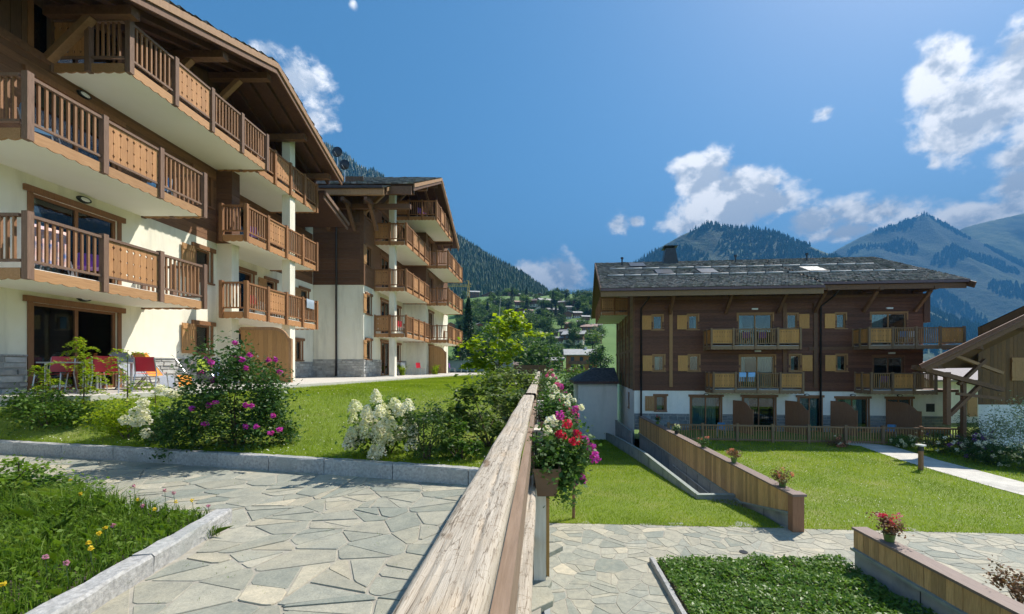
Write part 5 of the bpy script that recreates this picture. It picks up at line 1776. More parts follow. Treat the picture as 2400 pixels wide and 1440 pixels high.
# stakes at the edge of the lower lawn
s1 = thing('stake', 'slim brown wooden stake at the paving edge below the flower box', 'stake', (.9, 11.3, -4.2))
MB().tube([(.9, 11.3, -4.25), (.905, 11.31, -3.15)], [.045, .035], 8).build('pole', POSTF, s1)
s2 = thing('stake', 'reddish stake with whitened foot close under the railing', 'stake', (.16, 11.9, -4.25))
MB().tube([(.16, 11.9, -3.95), (.16, 11.9, -3.2)], .04, 8).build('pole', POSTF, s2)
MB().tube([(.16, 11.9, -4.3), (.16, 11.9, -3.952)], .042, 8).build('foot', ALU, s2)
dr = thing('drain_cover', 'small round grey drain cover set in the pale paving', 'drain cover', (4.55, 9.2, PL_Z))
MB().tube([(4.55, 9.2, PL_Z), (4.55, 9.2, PL_Z + .027)], .09, 14).build('lid', METAL, dr)

# ------------------------------------------------------------------ patio furniture and things on the balconies
REDP = paint('red_plastic', (.52, .025, .045), .35)
PURP = paint('purple_plastic', (.16, .03, .30), .4)
BLUEP = paint('blue_plastic', (.10, .30, .62), .4)
WHP = paint('white_plastic', (.72, .72, .74), .4)
GRYM = simple('light_grey_metal', (.45, .46, .48), (.52, .53, .55), 3, .35, metal=.6)
def chair(label, x, y, z, rz, mat, group, s=1.0):
    global XF
    t = thing('chair', label, 'chair', (x, y, z), group)
    XF = Matrix.Translation((x, y, z)) @ Matrix.Rotation(rz, 4, 'Z') @ Matrix.Scale(s, 4)
    n = 7
    rows = []
    for i in range(n):
        yy = -.22 + .44 * i / (n - 1)
        rows.append([(xx, yy, .44 - .015 * math.cos(xx * 7) + (.012 if i in (0,) else 0)) for xx in np.linspace(-.22, .22, 6)])
    MB().grid(rows).build('seat', mat, t, True)
    rows = []
    for i in range(n):
        zz = .48 + .36 * i / (n - 1)
        rows.append([(xx * (1 - .08 * i / n), .215 + .06 * i / n + .03 * math.cos(xx * 5) - .03, zz) for xx in np.linspace(-.21, .21, 6)])
    MB().grid(rows).build('backrest', mat, t, True)
    for (a, b) in ((-1, -1), (1, -1), (-1, 1), (1, 1)):
        top = .46 if b < 0 else .82
        MB().tube([(a * .23, b * .25 + (.04 if b > 0 else -.02), 0), (a * .215, b * .2, .44), (a * .205, b * .2 + (.07 if b > 0 else 0), top)], .013, 6).build('leg', GRYM, t)
    XF = Matrix.Identity(4)
    return t
PC = 'red chairs on the cream patio'
chair('red chair with its back to the lawn, nearest the patio table end', -9.95, 9.45, -.62, R(-150), REDP, PC)
chair('red chair beside the draped sun loungers', -9.75, 10.25, -.62, R(-165), REDP, PC)
chair('dark-looking red chair behind the table at the patio door, beside the plinth', -11.1, 9.35, -.62, R(20), REDP, PC)
chair('dark-looking red chair behind the table in the middle of the patio door', -11.1, 10.0, -.62, R(10), REDP, PC)
tb = thing('patio_table', 'grey patio table among the red chairs', 'table', (-10.6, 9.65, -.62))
MB().box(-11.1, -10.05, 9.0, 10.25, .06, .09).build('tabletop', GRYM, tb)
for (a, b) in ((-11.0, 9.1), (-10.15, 9.1), (-11.0, 10.15), (-10.15, 10.15)):
    MB().tube([(a, b, -.62), (a, b, .06)], .025, 6).build('leg', GRYM, tb)
GTOW = simple('grey_towel', (.25, .27, .31), (.33, .35, .39), 12, .95, bstr=.3)
OTOW = simple('orange_towel', (.72, .24, .03), (.82, .32, .05), 12, .95, bstr=.3)
def lounger(label, x, y, mat, w=.42):
    t = thing('sun_lounger', label, 'sun lounger', (x, y, -.62), 'sun loungers on the cream patio')
    prof = [(.62, .10), (.60, .0), (.2, -.04), (-.15, -.02), (-.35, .22), (-.62, .62), (-.66, .6)]
    rows = [[(x - p[0] * -1 + .0, y + s, -.62 + .36 + p[1] + .012 * math.sin(s * 21 + p[0] * 5)) for s in np.linspace(-w / 2, w / 2, 8)] for p in [(.66, -.33), (.64, -.05)] + prof[1:6] + [(-.70, .45)]]
    MB().grid(rows).build('towel', mat, t, True)
    for sy in (-w / 2 - .03, w / 2 + .03):
        MB().tube([(x + .62, y + sy, -.28), (x - .15, y + sy, -.30), (x - .62, y + sy, .3)], .018, 6).build('side_frame', GRYM, t)
        MB().tube([(x + .5, y + sy, -.62), (x + .4, y + sy, -.28)], .016, 6).build('leg', GRYM, t)
        MB().tube([(x - .5, y + sy, -.62), (x - .2, y + sy, -.30)], .016, 6).build('leg', GRYM, t)
lounger('sun lounger draped with a grey towel next to the red chair', -10.55, 10.85, GTOW)
lounger('sun lounger draped with a bright orange towel against the stone plinth', -10.55, 11.4, OTOW)
rk = thing('clothes_rack', 'drying rack hung with green, black and pink towels by the plinth', 'clothes rack', (-10.4, 12.3, -.62))
for yy in (12.0, 12.9):
    MB().tube([(-10.7, yy, -.62), (-10.15, yy, .2)], .012, 5).build('leg', GRYM, rk)
    MB().tube([(-10.1, yy, -.62), (-10.7, yy, .2)], .012, 5).build('leg', GRYM, rk)
for k, (y0, y1, mt, zl) in enumerate(((12.0, 12.45, paint('lime_cloth', (.36, .46, .04), .9), -.15), (12.05, 12.5, paint('black_cloth', (.03, .03, .035), .9), -.5), (12.52, 12.62, paint('pink_cloth', (.7, .06, .28), .9), -.12), (12.66, 12.88, paint('blue_white_cloth', (.25, .34, .6), .9), -.4))):
    x = -10.12 + .05 * (1 - k % 2) * (1 if k == 0 else -.5)
    rows = [[(x + .02 * math.sin(s * 25 + zz * 6), s, zz) for s in np.linspace(y0, y1, 8)] for zz in np.linspace(zl, .2, 5)]
    MB().grid(rows).build('towel', mt, rk, True)
chair('single red chair by the white pillar beyond the rose bush', -10.5, 16.55, -.62, R(90), REDP, None)
chair('white chair on the far patio left of the privacy screen', -8.9, 27.0, -.62, R(70), WHP, 'chairs on the far patio')
chair('red chair on the far patio left of the privacy screen', -8.3, 28.2, -.62, R(60), REDP, 'chairs on the far patio')
chair('purple chair on the far patio right of the privacy screen', -7.2, 33.2, -.62, R(90), PURP, 'chairs on the far patio')
chair('paler purple chair at the lawn end of the far patio', -6.4, 34.2, -.62, R(100), paint('lilac_plastic', (.34, .14, .48), .4), 'chairs on the far patio')
# on the balconies
BG = 'chairs on the balconies'
chair('purple chair on the lower long balcony of the cream building', -10.75, 9.05, FL[1], R(130), PURP, BG)
chair('second purple chair on the lower long balcony, beside the closed panel', -10.95, 9.9, FL[1], R(40), PURP, BG)
chair('blue chair at the near end of the upper long balcony', -10.7, 8.75, FL[2], R(150), BLUEP, BG)
chair('blue chair behind the far open panel of the upper long balcony', -10.8, 11.6, FL[2], R(30), BLUEP, BG)
chair('violet chair on the recessed balcony above the white wall', -11.1, 15.9, FL[2], R(60), PURP, BG)
chair('red chair on the lowest recessed balcony', -11.1, 15.8, FL[1], R(60), REDP, BG)
chair('pink-red chair on the highest recessed balcony', -11.1, 15.8, FL[3], R(60), REDP, BG)
chair('purple chair on the top balcony of the far apartment block', -8.0, 27.6, 9.85, R(60), PURP, BG)
chair('red chair on the lowest balcony of the far apartment block', -8.5, 25.0, FL[1], R(60), REDP, BG)
def on_c(px, v, z):
    c, s = math.cos(TH), math.sin(TH)
    return frame((6.15, 27, 0), (c, -s, 0), (-s, -c, 0)) @ Vector((cu(px, v), v, z))
for (px, z, mt, lb) in ((1748, 1.25, PURP, 'left purple chair on the upper left balcony of the dark chalet'), (1786, 1.25, PURP, 'right purple chair on the upper left balcony of the dark chalet'),
                        (2112, 1.25, BLUEP, 'blue chair on the upper right balcony of the dark chalet'), (2136, 1.25, WHP, 'pale chair on the upper right balcony of the dark chalet'), (2068, -1.45, PURP, 'purple chair on the lower right balcony of the dark chalet'),
                        (2085, -4.18, BLUEP, 'blue chair behind the picket fence near the wide screen'), (1690, -4.18, BLUEP, 'blue chair behind the picket fence near the first door')):
    p = on_c(px, .75 if z > -4 else 2.2, z)
    chair(lb, p.x, p.y, p.z, R(160), mt, BG if z > -4 else None)
def draped(name, label, pts_top, drop, mat, cat='towel', group=None):
    a, b = Vector(pts_top[0]), Vector(pts_top[1])
    rows = []
    nrm = Vector((0, 0, 1)).cross(b - a).normalized()
    for k, (zz, off) in enumerate([(-drop * .5, .05), (.0, .05), (.015, 0), (.0, -.06), (-drop * .5, -.065), (-drop, -.06)]):
        rows.append([tuple(a.lerp(b, s) + nrm * (off + .006 * math.sin(s * 17 + k)) + Vector((0, 0, zz))) for s in np.linspace(0, 1, 9)])
    o = MB().grid(rows).build(name, mat, None, True)
    return tag(o, label, cat, group)
LB = paint('light_blue_cloth', (.30, .55, .85), .9)
for (pa, pb, lb) in ((1732, 1748, 'left of two light blue towels on the lower left balcony of the dark chalet'), (1753, 1769, 'right of two light blue towels on the lower left balcony of the dark chalet')):
    p = on_c(pa, 1.38, -.41); q = on_c(pb, 1.38, -.41)
    draped('towel', lb, (q, p), .55, LB, group='light blue towels')
draped('towel', 'grey blue towel over the far end of the lowest recessed balcony', ((-10.36, 18.0, FL[1] + 1.04), (-10.36, 18.6, FL[1] + 1.04)), .4, paint('slate_blue_cloth', (.30, .36, .42), .9))
PAT = simple('patterned_cloth', (.75, .42, .38), (.80, .66, .62), 9, .9, c3=(.2, .3, .6), s3=6)
draped('towel', 'pink patterned towel behind the rails of the lower long balcony', ((-10.18, 8.15, FL[1] + .92), (-10.18, 8.75, FL[1] + .92)), .8, PAT)
# ------------------------------------------------------------------ grass
GRASS = leafmat('lawn_grass', [(.13, .20, .006), (.22, .31, .010), (.30, .385, .018), (.38, .41, .08)], .45, .6, s=.55, wr=.45, wnz=1.9)
GRASSD = leafmat('meadow_grass', [(.065, .13, .010), (.115, .21, .016), (.17, .27, .03), (.25, .32, .08)], .45, .6, s=2.0)
def lawn_blades(name, label, pts, h, w, mat=GRASS):
    o = np_mesh(name, blades(pts, h * rng.uniform(.6, 1.3, len(pts)), w, .7), 3, mat)
    return tag(o, label, 'grass', None, 'stuff')
def upper_pts(n, ymax):
    x = rng.uniform(-11, -.05, n * 2); t = rng.uniform(0, 1, n * 2) ** 1.5
    y0 = kerb_y(x) + .08; y = y0 + (ymax - y0) * t
    k = x > patio_x(y) + .02
    x, y = x[k][:n], y[k][:n]
    return np.stack([x, y, lawn_z(x, y) - .005], 1)
p = upper_pts(190000, 30)
sz = np.clip(p[:, 1] / 10, .8, 2.6)
o = np_mesh('grass', blades(p, .055 * sz ** .5 * rng.uniform(.6, 1.3, len(p)), .009 * sz, .8), 3, GRASS)
tag(o, 'short bright grass of the upper lawn between patio and railing', 'grass', None, 'stuff')
n = 60000
x = rng.uniform(.06, 6.2, n); t = rng.uniform(0, 1, n) ** 1.4; y0 = 10.93 - .06 * x; y = y0 + (33 - y0) * t
k = ~((x > 5.08) & (y > 13.35))
x, y = x[k], y[k]
sz = np.clip(y / 12, .8, 2.4)
o = np_mesh('grass', blades(np.stack([x, y, low_z(x, y) + .01], 1), .06 * sz ** .5 * rng.uniform(.6, 1.3, len(x)), .014 * sz, .8), 3, GRASS)
tag(o, 'short grass of the sunken lawn left of the boarded wall', 'grass', None, 'stuff')
n = 110000
x = rng.uniform(6.62, 24, n); t = rng.uniform(0, 1, n) ** 1.4; y0 = 10.52 - .06 * (x - 6.5); y = y0 + (23.2 - y0) * t
k = ~((x > np.interp(y, [8, 14, 18, 21.3, 22.3], [15.6, 15.55, 15.9, 16.6, 15.5])) & (x < np.interp(y, [8, 14, 18, 21.3, 22.3], [17.3, 17.25, 17.6, 18.3, 17.2])))
x, y = x[k], y[k]
sz = np.clip(y / 12, .8, 2.0)
o = np_mesh('grass', blades(np.stack([x, y, np.full(len(x), PL_Z + .012)], 1), .06 * sz ** .5 * rng.uniform(.6, 1.3, len(x)), .014 * sz, .8), 3, GRASS)
tag(o, 'bright lawn grass between boarded wall, path and picket fence', 'grass', None, 'stuff')
# clover heads speckling the lawns
p = upper_pts(1100, 16); p[:, 2] += .05
o = np_mesh('clover', kites(p, .022, 1.0, .9), 4, WHT); tag(o, 'tiny white clover heads scattered over the upper lawn', 'clover', None, 'stuff')
xs_ = rng.uniform(6.8, 15, 900); ys_ = rng.uniform(10.6, 21, 900)
o = np_mesh('clover', kites(np.stack([xs_, ys_, np.full(900, PL_Z + .07)], 1), .03, 1.0, .9), 4, WHT); tag(o, 'tiny white clover heads scattered over the lower lawn', 'clover', None, 'stuff')
# wild bed, front left
n = 60000
x = rng.uniform(-9.5, -2.72, n * 2); y = rng.uniform(1.2, 6, n * 2)
BED_G = [(-2.80, 1.2), (-2.83, 2.0), (-3.12, 3.86), (-4.65, 4.2), (-6.75, 4.94), (-9.5, 5.9), (-9.5, 0), (-2.75, 0)]
k = np.array([inpoly(BED_G, a, b) for a, b in zip(x, y)]); x, y = x[k][:n], y[k][:n]
edge = np.clip((-2.8 - x) * .55, .18, 1.0)
hh = np.array([.55 + .9 * noise.noise(Vector((a * 1.1, b * 1.1, 3))) for a, b in zip(x, y)])
h = np.clip(.09 + .17 * edge * np.clip(hh, .2, 1.2), .08, .30) * rng.uniform(.5, 1.25, len(x))
o = np_mesh('wild_grass', blades(np.stack([x, y, np.full(len(x), -1.425)], 1), h, .009, .65, True), 5, GRASSD)
tag(o, 'tall wild grass filling the granite-edged bed', 'grass', None, 'stuff')
n = 16000; i = rng.integers(0, len(x), n)
c = np.stack([x[i], y[i], -1.42 + h[i] * rng.uniform(.2, .95, n)], 1)
o = np_mesh('wild_leaves', kites(c, rng.uniform(.018, .05, n), .5, .6), 4, GRASSD); tag(o, 'clover and weed leaves among the wild grass', 'weeds', None, 'stuff')
STEM = simple('green_stem', (.05, .10, .02), (.08, .14, .03), 5, .8)
def wild_flower(px, py, Y, mat, label, kind):
    p = P(px, py, Y)
    t = thing('wildflower', label, 'flower', (p.x, p.y, -1.42), kind)
    MB().tube([(p.x + .02, p.y, -1.42), (p.x, p.y, p.z)], .0025, 4).build('stem', STEM, t)
    np_mesh('blossom', kites(ball(p, .016, 26), .016, .2, .8), 4, mat, t)
PK = petal_mat('clover_petals', (.50, .18, .28), (.62, .30, .40))
for (px, py, Y) in ((164, 1126, 4.4), (188, 1158, 4.0), (362, 1194, 3.75), (246, 1237, 3.2), (232, 1250, 3.1), (208, 1272, 2.9), (212, 1286, 2.8), (412, 1176, 3.9), (450, 1173, 3.95), (6, 1370, 2.45), (322, 1172, 4.0)):
    wild_flower(px, py, Y, YEL, 'small yellow wildflower in the wild grass bed', 'yellow wildflowers in the wild bed')
for (px, py, Y) in ((314, 1140, 4.05), (386, 1150, 3.95), (407, 1156, 3.95), (334, 1186, 3.8), (265, 1232, 3.2), (106, 1306, 2.7), (155, 1320, 2.6), (488, 1186, 3.85)):
    wild_flower(px, py, Y, PK, 'small pink clover head in the wild grass bed', 'pink clover in the wild bed')
# ground cover, lower right
GC = leafmat('groundcover_leaves', [(.06, .14, .016), (.10, .205, .026), (.16, .27, .05), (.26, .35, .13)], .4, .4, s=3)
n = 30000
x = rng.uniform(2.45, 6.32, n); y = rng.uniform(4.6, 8.66, n)
zz = np.array([noise.noise(Vector((a * 2.3, b * 2.3, 7))) for a, b in zip(x, y)])
z = PL_Z + .06 + np.clip(.13 + .10 * zz, .03, .3) * rng.uniform(.3, 1.1, n)
o = np_mesh('groundcover', kites(np.stack([x, y, z], 1), rng.uniform(.05, .10, n), .35, .5), 4, GC)
tag(o, 'glossy green groundcover filling the kerbed bed', 'groundcover', None, 'stuff')
# tufts against walls and kerbs
def tuft(px, py, Y, z, label, n=70, h=.12, mat=GRASSD, w=.007):
    p = P(px, py, Y); c = np.stack([p.x + rng.normal(0, .035, n), p.y + rng.normal(0, .03, n), np.full(n, z)], 1)
    o = np_mesh('grass_tuft', blades(c, h * rng.uniform(.5, 1.2, n), w, 1.1, True), 5, mat); tag(o, label, 'grass tuft', 'weeds by the kerbs')
tuft(492, 1245, 3.62, -1.50, 'small grass tuft beside the end of the rough granite kerb')
tuft(262, 1375, 2.72, -1.50, 'brownish tuft at a joint of the rough granite kerb', 60, .06)
tuft(165, 1050, 7.2, -1.5, 'leafy weed against the lawn kerb near the left edge', 60, .18)
tuft(660, 1085, 6.35, -1.5, 'low weed at the foot of the lawn kerb right of the roses', 60, .14)
tuft(900, 1100, 5.9, -1.5, 'weed under the white hydrangea at the foot of the kerb', 80, .2)
tuft(1000, 1105, 5.78, -1.5, 'weed at the foot of the kerb near the railing', 80, .2)

nw = 420
x = rng.uniform(-8, -.3, nw); y = rng.uniform(2.4, 6.6, nw)
k = np.array([in_terrace(a, b) for a, b in zip(x, y)]); x, y = x[k], y[k]
cl_ = np.repeat(np.stack([x, y], 1), 5, 0) + rng.normal(0, .012, (len(x) * 5, 2))
o = np_mesh('joint_weeds', blades(np.concatenate([cl_, np.full((len(cl_), 1), -1.512)], 1), .022 * rng.uniform(.4, 1.3, len(cl_)), .006, 1.0), 3, GRASSD)
tag(o, 'tiny weeds and grit in the joints of the upper paving', 'weeds', None, 'stuff')

# ------------------------------------------------------------------ shrubs
ROSE = leafmat('rose_leaves', [(.02, .055, .012), (.038, .09, .02), (.065, .135, .03), (.12, .19, .05)], .32, .45, s=2.5)
DKL = leafmat('dark_shrub_leaves', [(.022, .052, .012), (.040, .088, .018), (.07, .13, .03), (.15, .19, .07)], .34, .5, s=2.5)
YGL = leafmat('yellow_green_leaves', [(.09, .16, .012), (.19, .28, .014), (.32, .40, .018), (.46, .50, .03)], .50, .5, s=2.5)
MGL = leafmat('mid_green_leaves', [(.03, .085, .012), (.065, .14, .02), (.11, .20, .03), (.18, .25, .05)], .42, .5, s=2.5)
SILV = leafmat('silvery_leaves', [(.12, .17, .10), (.22, .28, .17), (.36, .42, .27), (.50, .54, .38)], .35, .5, s=2.5)
BARK = simple('shrub_bark', (.07, .045, .028), (.13, .09, .06), 9, .9, bstr=.3)
def stems(par, base, tops, r=.012, name='stem'):
    b = Vector(base)
    for tp_ in tops:
        tp_ = Vector(tp_); mid = b.lerp(tp_, .5) + Vector((RNG2.uniform(-.05, .05), RNG2.uniform(-.05, .05), .06))
        MB().tube([b + Vector((RNG2.uniform(-.06, .06), RNG2.uniform(-.06, .06), -.05)), mid, tp_], [r, r * .7, r * .3], 5).build(name, BARK, par)
def shrub(label, base, rx, ry, h, n, leaf, mat, flowers=(), ncl=40, spread=.17, group=None, name='shrub', shell=.45, aspect=.6, up=.35, low=.5):
    t = thing(name, label, 'shrub', base, group)
    c = (base[0], base[1], base[2] + h * low)
    pts = cloud(c, rx, ry, h * .5, n, ncl, spread, shell)
    pts[:, 2] = np.maximum(pts[:, 2], base[2] + .02)
    np_mesh('foliage', kites(pts, leaf * rng.uniform(.6, 1.4, n), up, aspect), 4, mat, t)
    idx = rng.integers(0, n, 7)
    stems(t, base, [pts[i] for i in idx])
    for (fm, k, r_, q, s) in flowers:
        d = rng.normal(size=(k, 3)); d[:, 1] -= .8; d[:, 2] += .5; d /= np.linalg.norm(d, axis=1, keepdims=True)
        for a in d:
            f = np.array(c) + a * np.array([rx, ry, h * .5]) * RNG2.uniform(.95, 1.12)
            np_mesh('blossom', kites(ball(f, r_, q), s, .2, .9), 4, fm, t)
    return t
rose = shrub('large dark green rose bush with magenta flowers spilling over the kerb', (-4.92, 6.6, -1.38), .82, .7, 1.72, 8000, .062, ROSE, [(MAG, 7, .038, 24, .045)], 70, .15)
pts = cloud((-4.35, 6.7, -.85), .45, .45, .6, 2200, 24, .2, .4)
np_mesh('foliage', kites(pts, .06 * rng.uniform(.6, 1.4, len(pts))), 4, ROSE, rose)
pts = cloud((-5.75, 6.45, -1.0), .5, .4, .42, 2200, 20, .22, .3)
np_mesh('foliage', kites(pts, .055 * rng.uniform(.6, 1.4, len(pts))), 4, ROSE, rose)
for (px, py) in ((487, 840), (545, 838), (560, 842), (630, 845), (645, 843), (655, 872), (450, 958), (490, 950), (505, 945), (577, 950), (590, 952), (640, 975), (600, 1000), (480, 995), (635, 1015), (655, 1008), (500, 890)):
    f = P(px, py, 6.0 if py > 900 else 6.45)
    np_mesh('blossom', kites(ball(f, .038, 26), .045, .2, .9), 4, MAG, rose)
def panicle(t, c, h, r, n=150, mat=WHT):
    z = rng.uniform(0, 1, n); a = rng.uniform(0, 6.28, n); rr = r * (1 - z ** 2 * .8) * rng.uniform(.55, 1.0, n)
    p = np.stack([c[0] + np.cos(a) * rr, c[1] + np.sin(a) * rr, c[2] + z * h], 1)
    np_mesh('flower_panicle', kites(p, rng.uniform(.022, .036, n), .2, .9), 4, mat, t)
hy = shrub('hydrangea with tall cream white flower panicles behind the kerb', (-2.3, 6.05, -1.32), .55, .4, .8, 2600, .06, MGL, (), 30, .2)
for i in range(46):
    a_ = RNG2.uniform(0, 6.28); q_ = math.sqrt(RNG2.uniform(0, 1))
    px = 893 + math.cos(a_) * q_ * 92; py = 1000 - math.sin(a_) * q_ * (78 if math.sin(a_) > 0 else 70)
    if py < 940 and abs(px - 905) > 45: continue
    f = P(px, py, RNG2.uniform(5.5, 5.95)); panicle(hy, (f.x, f.y, f.z - .08), RNG2.uniform(.13, .2), RNG2.uniform(.075, .105), 200, WHT if RNG2.random() < .65 else CREAM)
hy2 = shrub('smaller hydrangea with round white heads left of the rose bush', (-6.5, 6.9, -1.32), .4, .3, .6, 1500, .06, MGL, (), 20, .22)
for (px, py) in ((295, 985), (318, 965), (335, 968), (320, 990), (342, 985), (345, 1015), (335, 945), (375, 912), (395, 920), (430, 915), (405, 925)):
    f = P(px, py, 6.55 if py > 935 else 7.2); np_mesh('flower_head', kites(ball(f, .085, 130), .04, .2, .9), 4, WHT, hy2)
shrub('small dark upright shrub between hydrangea and railing bush', (-1.6, 5.7, -1.36), .3, .28, .9, 2300, .04, DKL, (), 26, .2)
shrub('airy green shrub pressing against the weathered railing', (-.82, 6.5, -1.3), .74, .5, 1.22, 2300, .085, leafmat('hazel_leaves', [(.035, .075, .012), (.07, .125, .02), (.13, .19, .035), (.26, .30, .10)], .42, .5, s=4), (), 30, .13, shell=.55, aspect=.65, up=.8)
shrub('low branches of pale leaved shrub touching the far railing', (-.62, 8.3, -1.15), .62, .5, 1.15, 2400, .085, leafmat('pale_shrub_leaves', [(.05, .09, .02), (.10, .15, .04), (.20, .24, .10), (.34, .36, .20)], .4, .5, s=3), (), 26, .2, shell=.4, up=.6)
# young maple
mp_ = thing('maple_sapling', 'young maple with bright yellow-green leaves beside the railing', 'tree', (-1.02, 9.6, -1.05))
MB().tube([(-1.02, 9.6, -1.15), (-1.0, 9.6, -.3), (-1.03, 9.6, .4), (-.98, 9.58, 1.1), (-.95, 9.6, 1.6)], [.03, .026, .02, .012, .004], 7).build('trunk', simple('pale_bark', (.35, .33, .29), (.45, .43, .38), 8, .85), mp_)
pts = np.concatenate([cloud((-1.05, 9.6, .45), .76, .6, .70, 720, 26, .13, .4), cloud((-.75, 9.6, 1.05), .5, .4, .45, 300, 10, .16, .3), cloud((-.1, 9.7, .75), .42, .3, .1, 60, 6, .2, .3), cloud((-1.55, 9.5, .02), .38, .3, .12, 130, 6, .25, .3), cloud((-1.0, 9.5, -.25), .4, .3, .22, 260, 9, .2, .3)])
np_mesh('crown', kites(pts, .125 * rng.uniform(.6, 1.3, len(pts)), .6, .85), 4, YGL, mp_)
stems(mp_, (-1.0, 9.6, .0), [pts[i] for i in rng.integers(0, 720, 9)], .009, 'branch')
# saplings and low planting at the left
def locust(label, base, h, sprays, seed):
    t = thing('locust_sapling', label, 'tree', base)
    r = random.Random(seed)
    b = Vector(base)
    MB().tube([b, b + Vector((.03, 0, h * .55)), b + Vector((0, .02, h))], [.016, .01, .003], 6).build('stem', BARK, t)
    leaf = []
    for k in range(sprays):
        z = h * (.3 + .7 * (k + .5) / sprays); a = r.uniform(0, 6.28); L = r.uniform(.28, .52) * (1.15 - z / h * .5)
        d = Vector((math.cos(a), math.sin(a) * .7, 0)); p0 = b + Vector((0, 0, z))
        for i in range(26):
            s = i / 25
            c = p0 + d * (L * s) + Vector((0, 0, .16 * math.sin(s * 2.2) * L / .4 - .10 * s * s))
            for sd in (-1, 1):
                leaf.append(c + Vector((-d.y, d.x, 0)) * sd * .045 + Vector((r.gauss(0, .012), r.gauss(0, .012), r.gauss(0, .012))))
    np_mesh('foliage', kites(np.array([tuple(q) for q in leaf]), .062, 1.1, .5), 4, YGL if seed % 2 else MGL, t)
locust('feathery young tree with layered light green leaves before the patio door', (-8.95, 8.0, -1.22), 1.7, 26, 1)
locust('thin sapling with feathery leaves in front of the red chairs', (-8.15, 8.05, -1.2), 1.5, 11, 3)
locust('feathery sapling at the left edge by the stone plinth', (-9.7, 8.0, -1.25), 1.25, 16, 5)
locust('low feathery sapling before the draped loungers', (-7.75, 8.2, -1.2), .8, 9, 7)
shrub('low yellow-green shrub over the kerb near the left edge', (-9.0, 7.95, -1.32), .75, .4, .62, 2600, .06, YGL, (), 28, .2)
shrub('spreading olive green shrub behind the kerb, left of the white flowers', (-7.9, 7.75, -1.32), .7, .42, .66, 3000, .045, MGL, (), 30, .2)
shrub('dark feathery shrub at the left edge above the kerb', (-10.0, 8.2, -1.25), .4, .4, .95, 2000, .05, DKL, (), 24, .2)
shrub('bright green shrub in front of the patio edge at the left', (-9.2, 7.6, -1.25), .7, .35, .8, 2600, .06, MGL, (), 28, .2)
shrub('fern-like green shrub between the saplings and the white flowers', (-7.2, 7.15, -1.3), .55, .35, .72, 2200, .055, YGL, (), 24, .2)
shrub('low leafy shrub at the kerb beneath the railing shrub', (-1.15, 5.75, -1.36), .3, .25, .55, 1100, .06, MGL, (), 18, .2)
shrub('leafy green weed clump at the top of the wild bed', (-5.2, 4.45, -1.45), .42, .2, .3, 700, .05, MGL, (), 14, .25)
shrub('bushy weeds at the left end of the wild bed', (-5.9, 4.55, -1.45), .4, .3, .42, 900, .05, GRASSD, (), 14, .25)
# small yucca-like plants on the far patio
for (px, py, Y, lb) in ((942, 868, 26.5, 'spiky yellow-green plant in a pot on the far patio'), (1020, 868, 29.5, 'spiky plant before the far privacy screen')):
    p_ = P(px, py, Y); n = 90
    t = thing('spiky_plant', lb, 'plant', (p_.x, p_.y, -.62))
    c = np.stack([p_.x + rng.normal(0, .08, n), p_.y + rng.normal(0, .08, n), np.full(n, -.6)], 1)
    np_mesh('foliage', blades(c, .75 * rng.uniform(.5, 1.2, n), .04, .9, True), 5, YGL, t)
# bed along the garden path, right
BG2 = 'shrubs along the garden path'
def rsh(label, px, py, Y, rx, h, mat, fl=(), n=1500, leaf=.07):
    p_ = P(px, py, Y); shrub(label, (p_.x, p_.y, -4.2), rx, rx * .8, h, n, leaf, mat, fl, 26, .2, BG2)
rsh('shrub with white flower heads at the bend of the garden path', 2120, 1000, 21.0, .7, .65, MGL, [(CREAM, 12, .09, 20, .07)])
rsh('green shrub with pale flowers behind the bollard lamp', 2210, 1000, 19.6, .9, 1.0, DKL, [(WHT, 10, .08, 18, .07), (VIO, 6, .08, 18, .07)], 2000)
rsh('dense shrub with violet and white flowers along the path', 2280, 1000, 18.6, .95, 1.05, DKL, [(VIO, 12, .08, 20, .07), (WHT, 16, .09, 20, .07)], 2200)
rsh('white flowering bush above the shaded part of the path', 2330, 1000, 17.4, .9, 1.0, DKL, [(WHT, 18, .085, 20, .07)], 2200)
rsh('dark bush at the right edge beside the path', 2400, 1000, 16.4, 1.0, 1.05, DKL, [(WHT, 6, .07, 16, .06)], 2200)
rsh('purple flowering bush before the white wall of the brown chalet', 2285, 1000, 20.4, .7, 1.25, DKL, [(VIO, 16, .09, 20, .08)], 1600)
rsh('dark green shrub at the corner of the white chalet wall', 2272, 960, 20.7, .6, 1.9, DKL, (), 1500)
rsh('tall silvery willow-like shrub at the right edge', 2385, 1000, 17.9, 1.15, 2.9, SILV, (), 4200, .085)
rsh('orange-red planter at the foot of the picket fence', 1965, 1020, 21.2, .5, .55, DRY, [(SALM, 10, .07, 16, .06), (WHT, 5, .06, 14, .05)], 900)
p_ = P(2393, 1385, 6.05)
shrub('dark reddish plant on the near boarded wall at the right edge', (7.0, 6.0, -3.5), .24, .3, .5, 900, .05, DRY, (), 16, .25)
for (px, py, Y, lb) in ((1750, 1250, 10.1, 'weeds at the foot of the boarded wall end'),):
    pass
# creeping plant on the stake
t = thing('vine', 'thin creeping plant clinging to the brown stake', 'vine', (.86, 11.25, -4.2))
pts = np.stack([rng.normal(.72, .09, 260), rng.normal(11.25, .06, 260), rng.uniform(-4.0, -3.2, 260)], 1)
np_mesh('foliage', kites(pts, .045, .3, .6), 4, MGL, t)

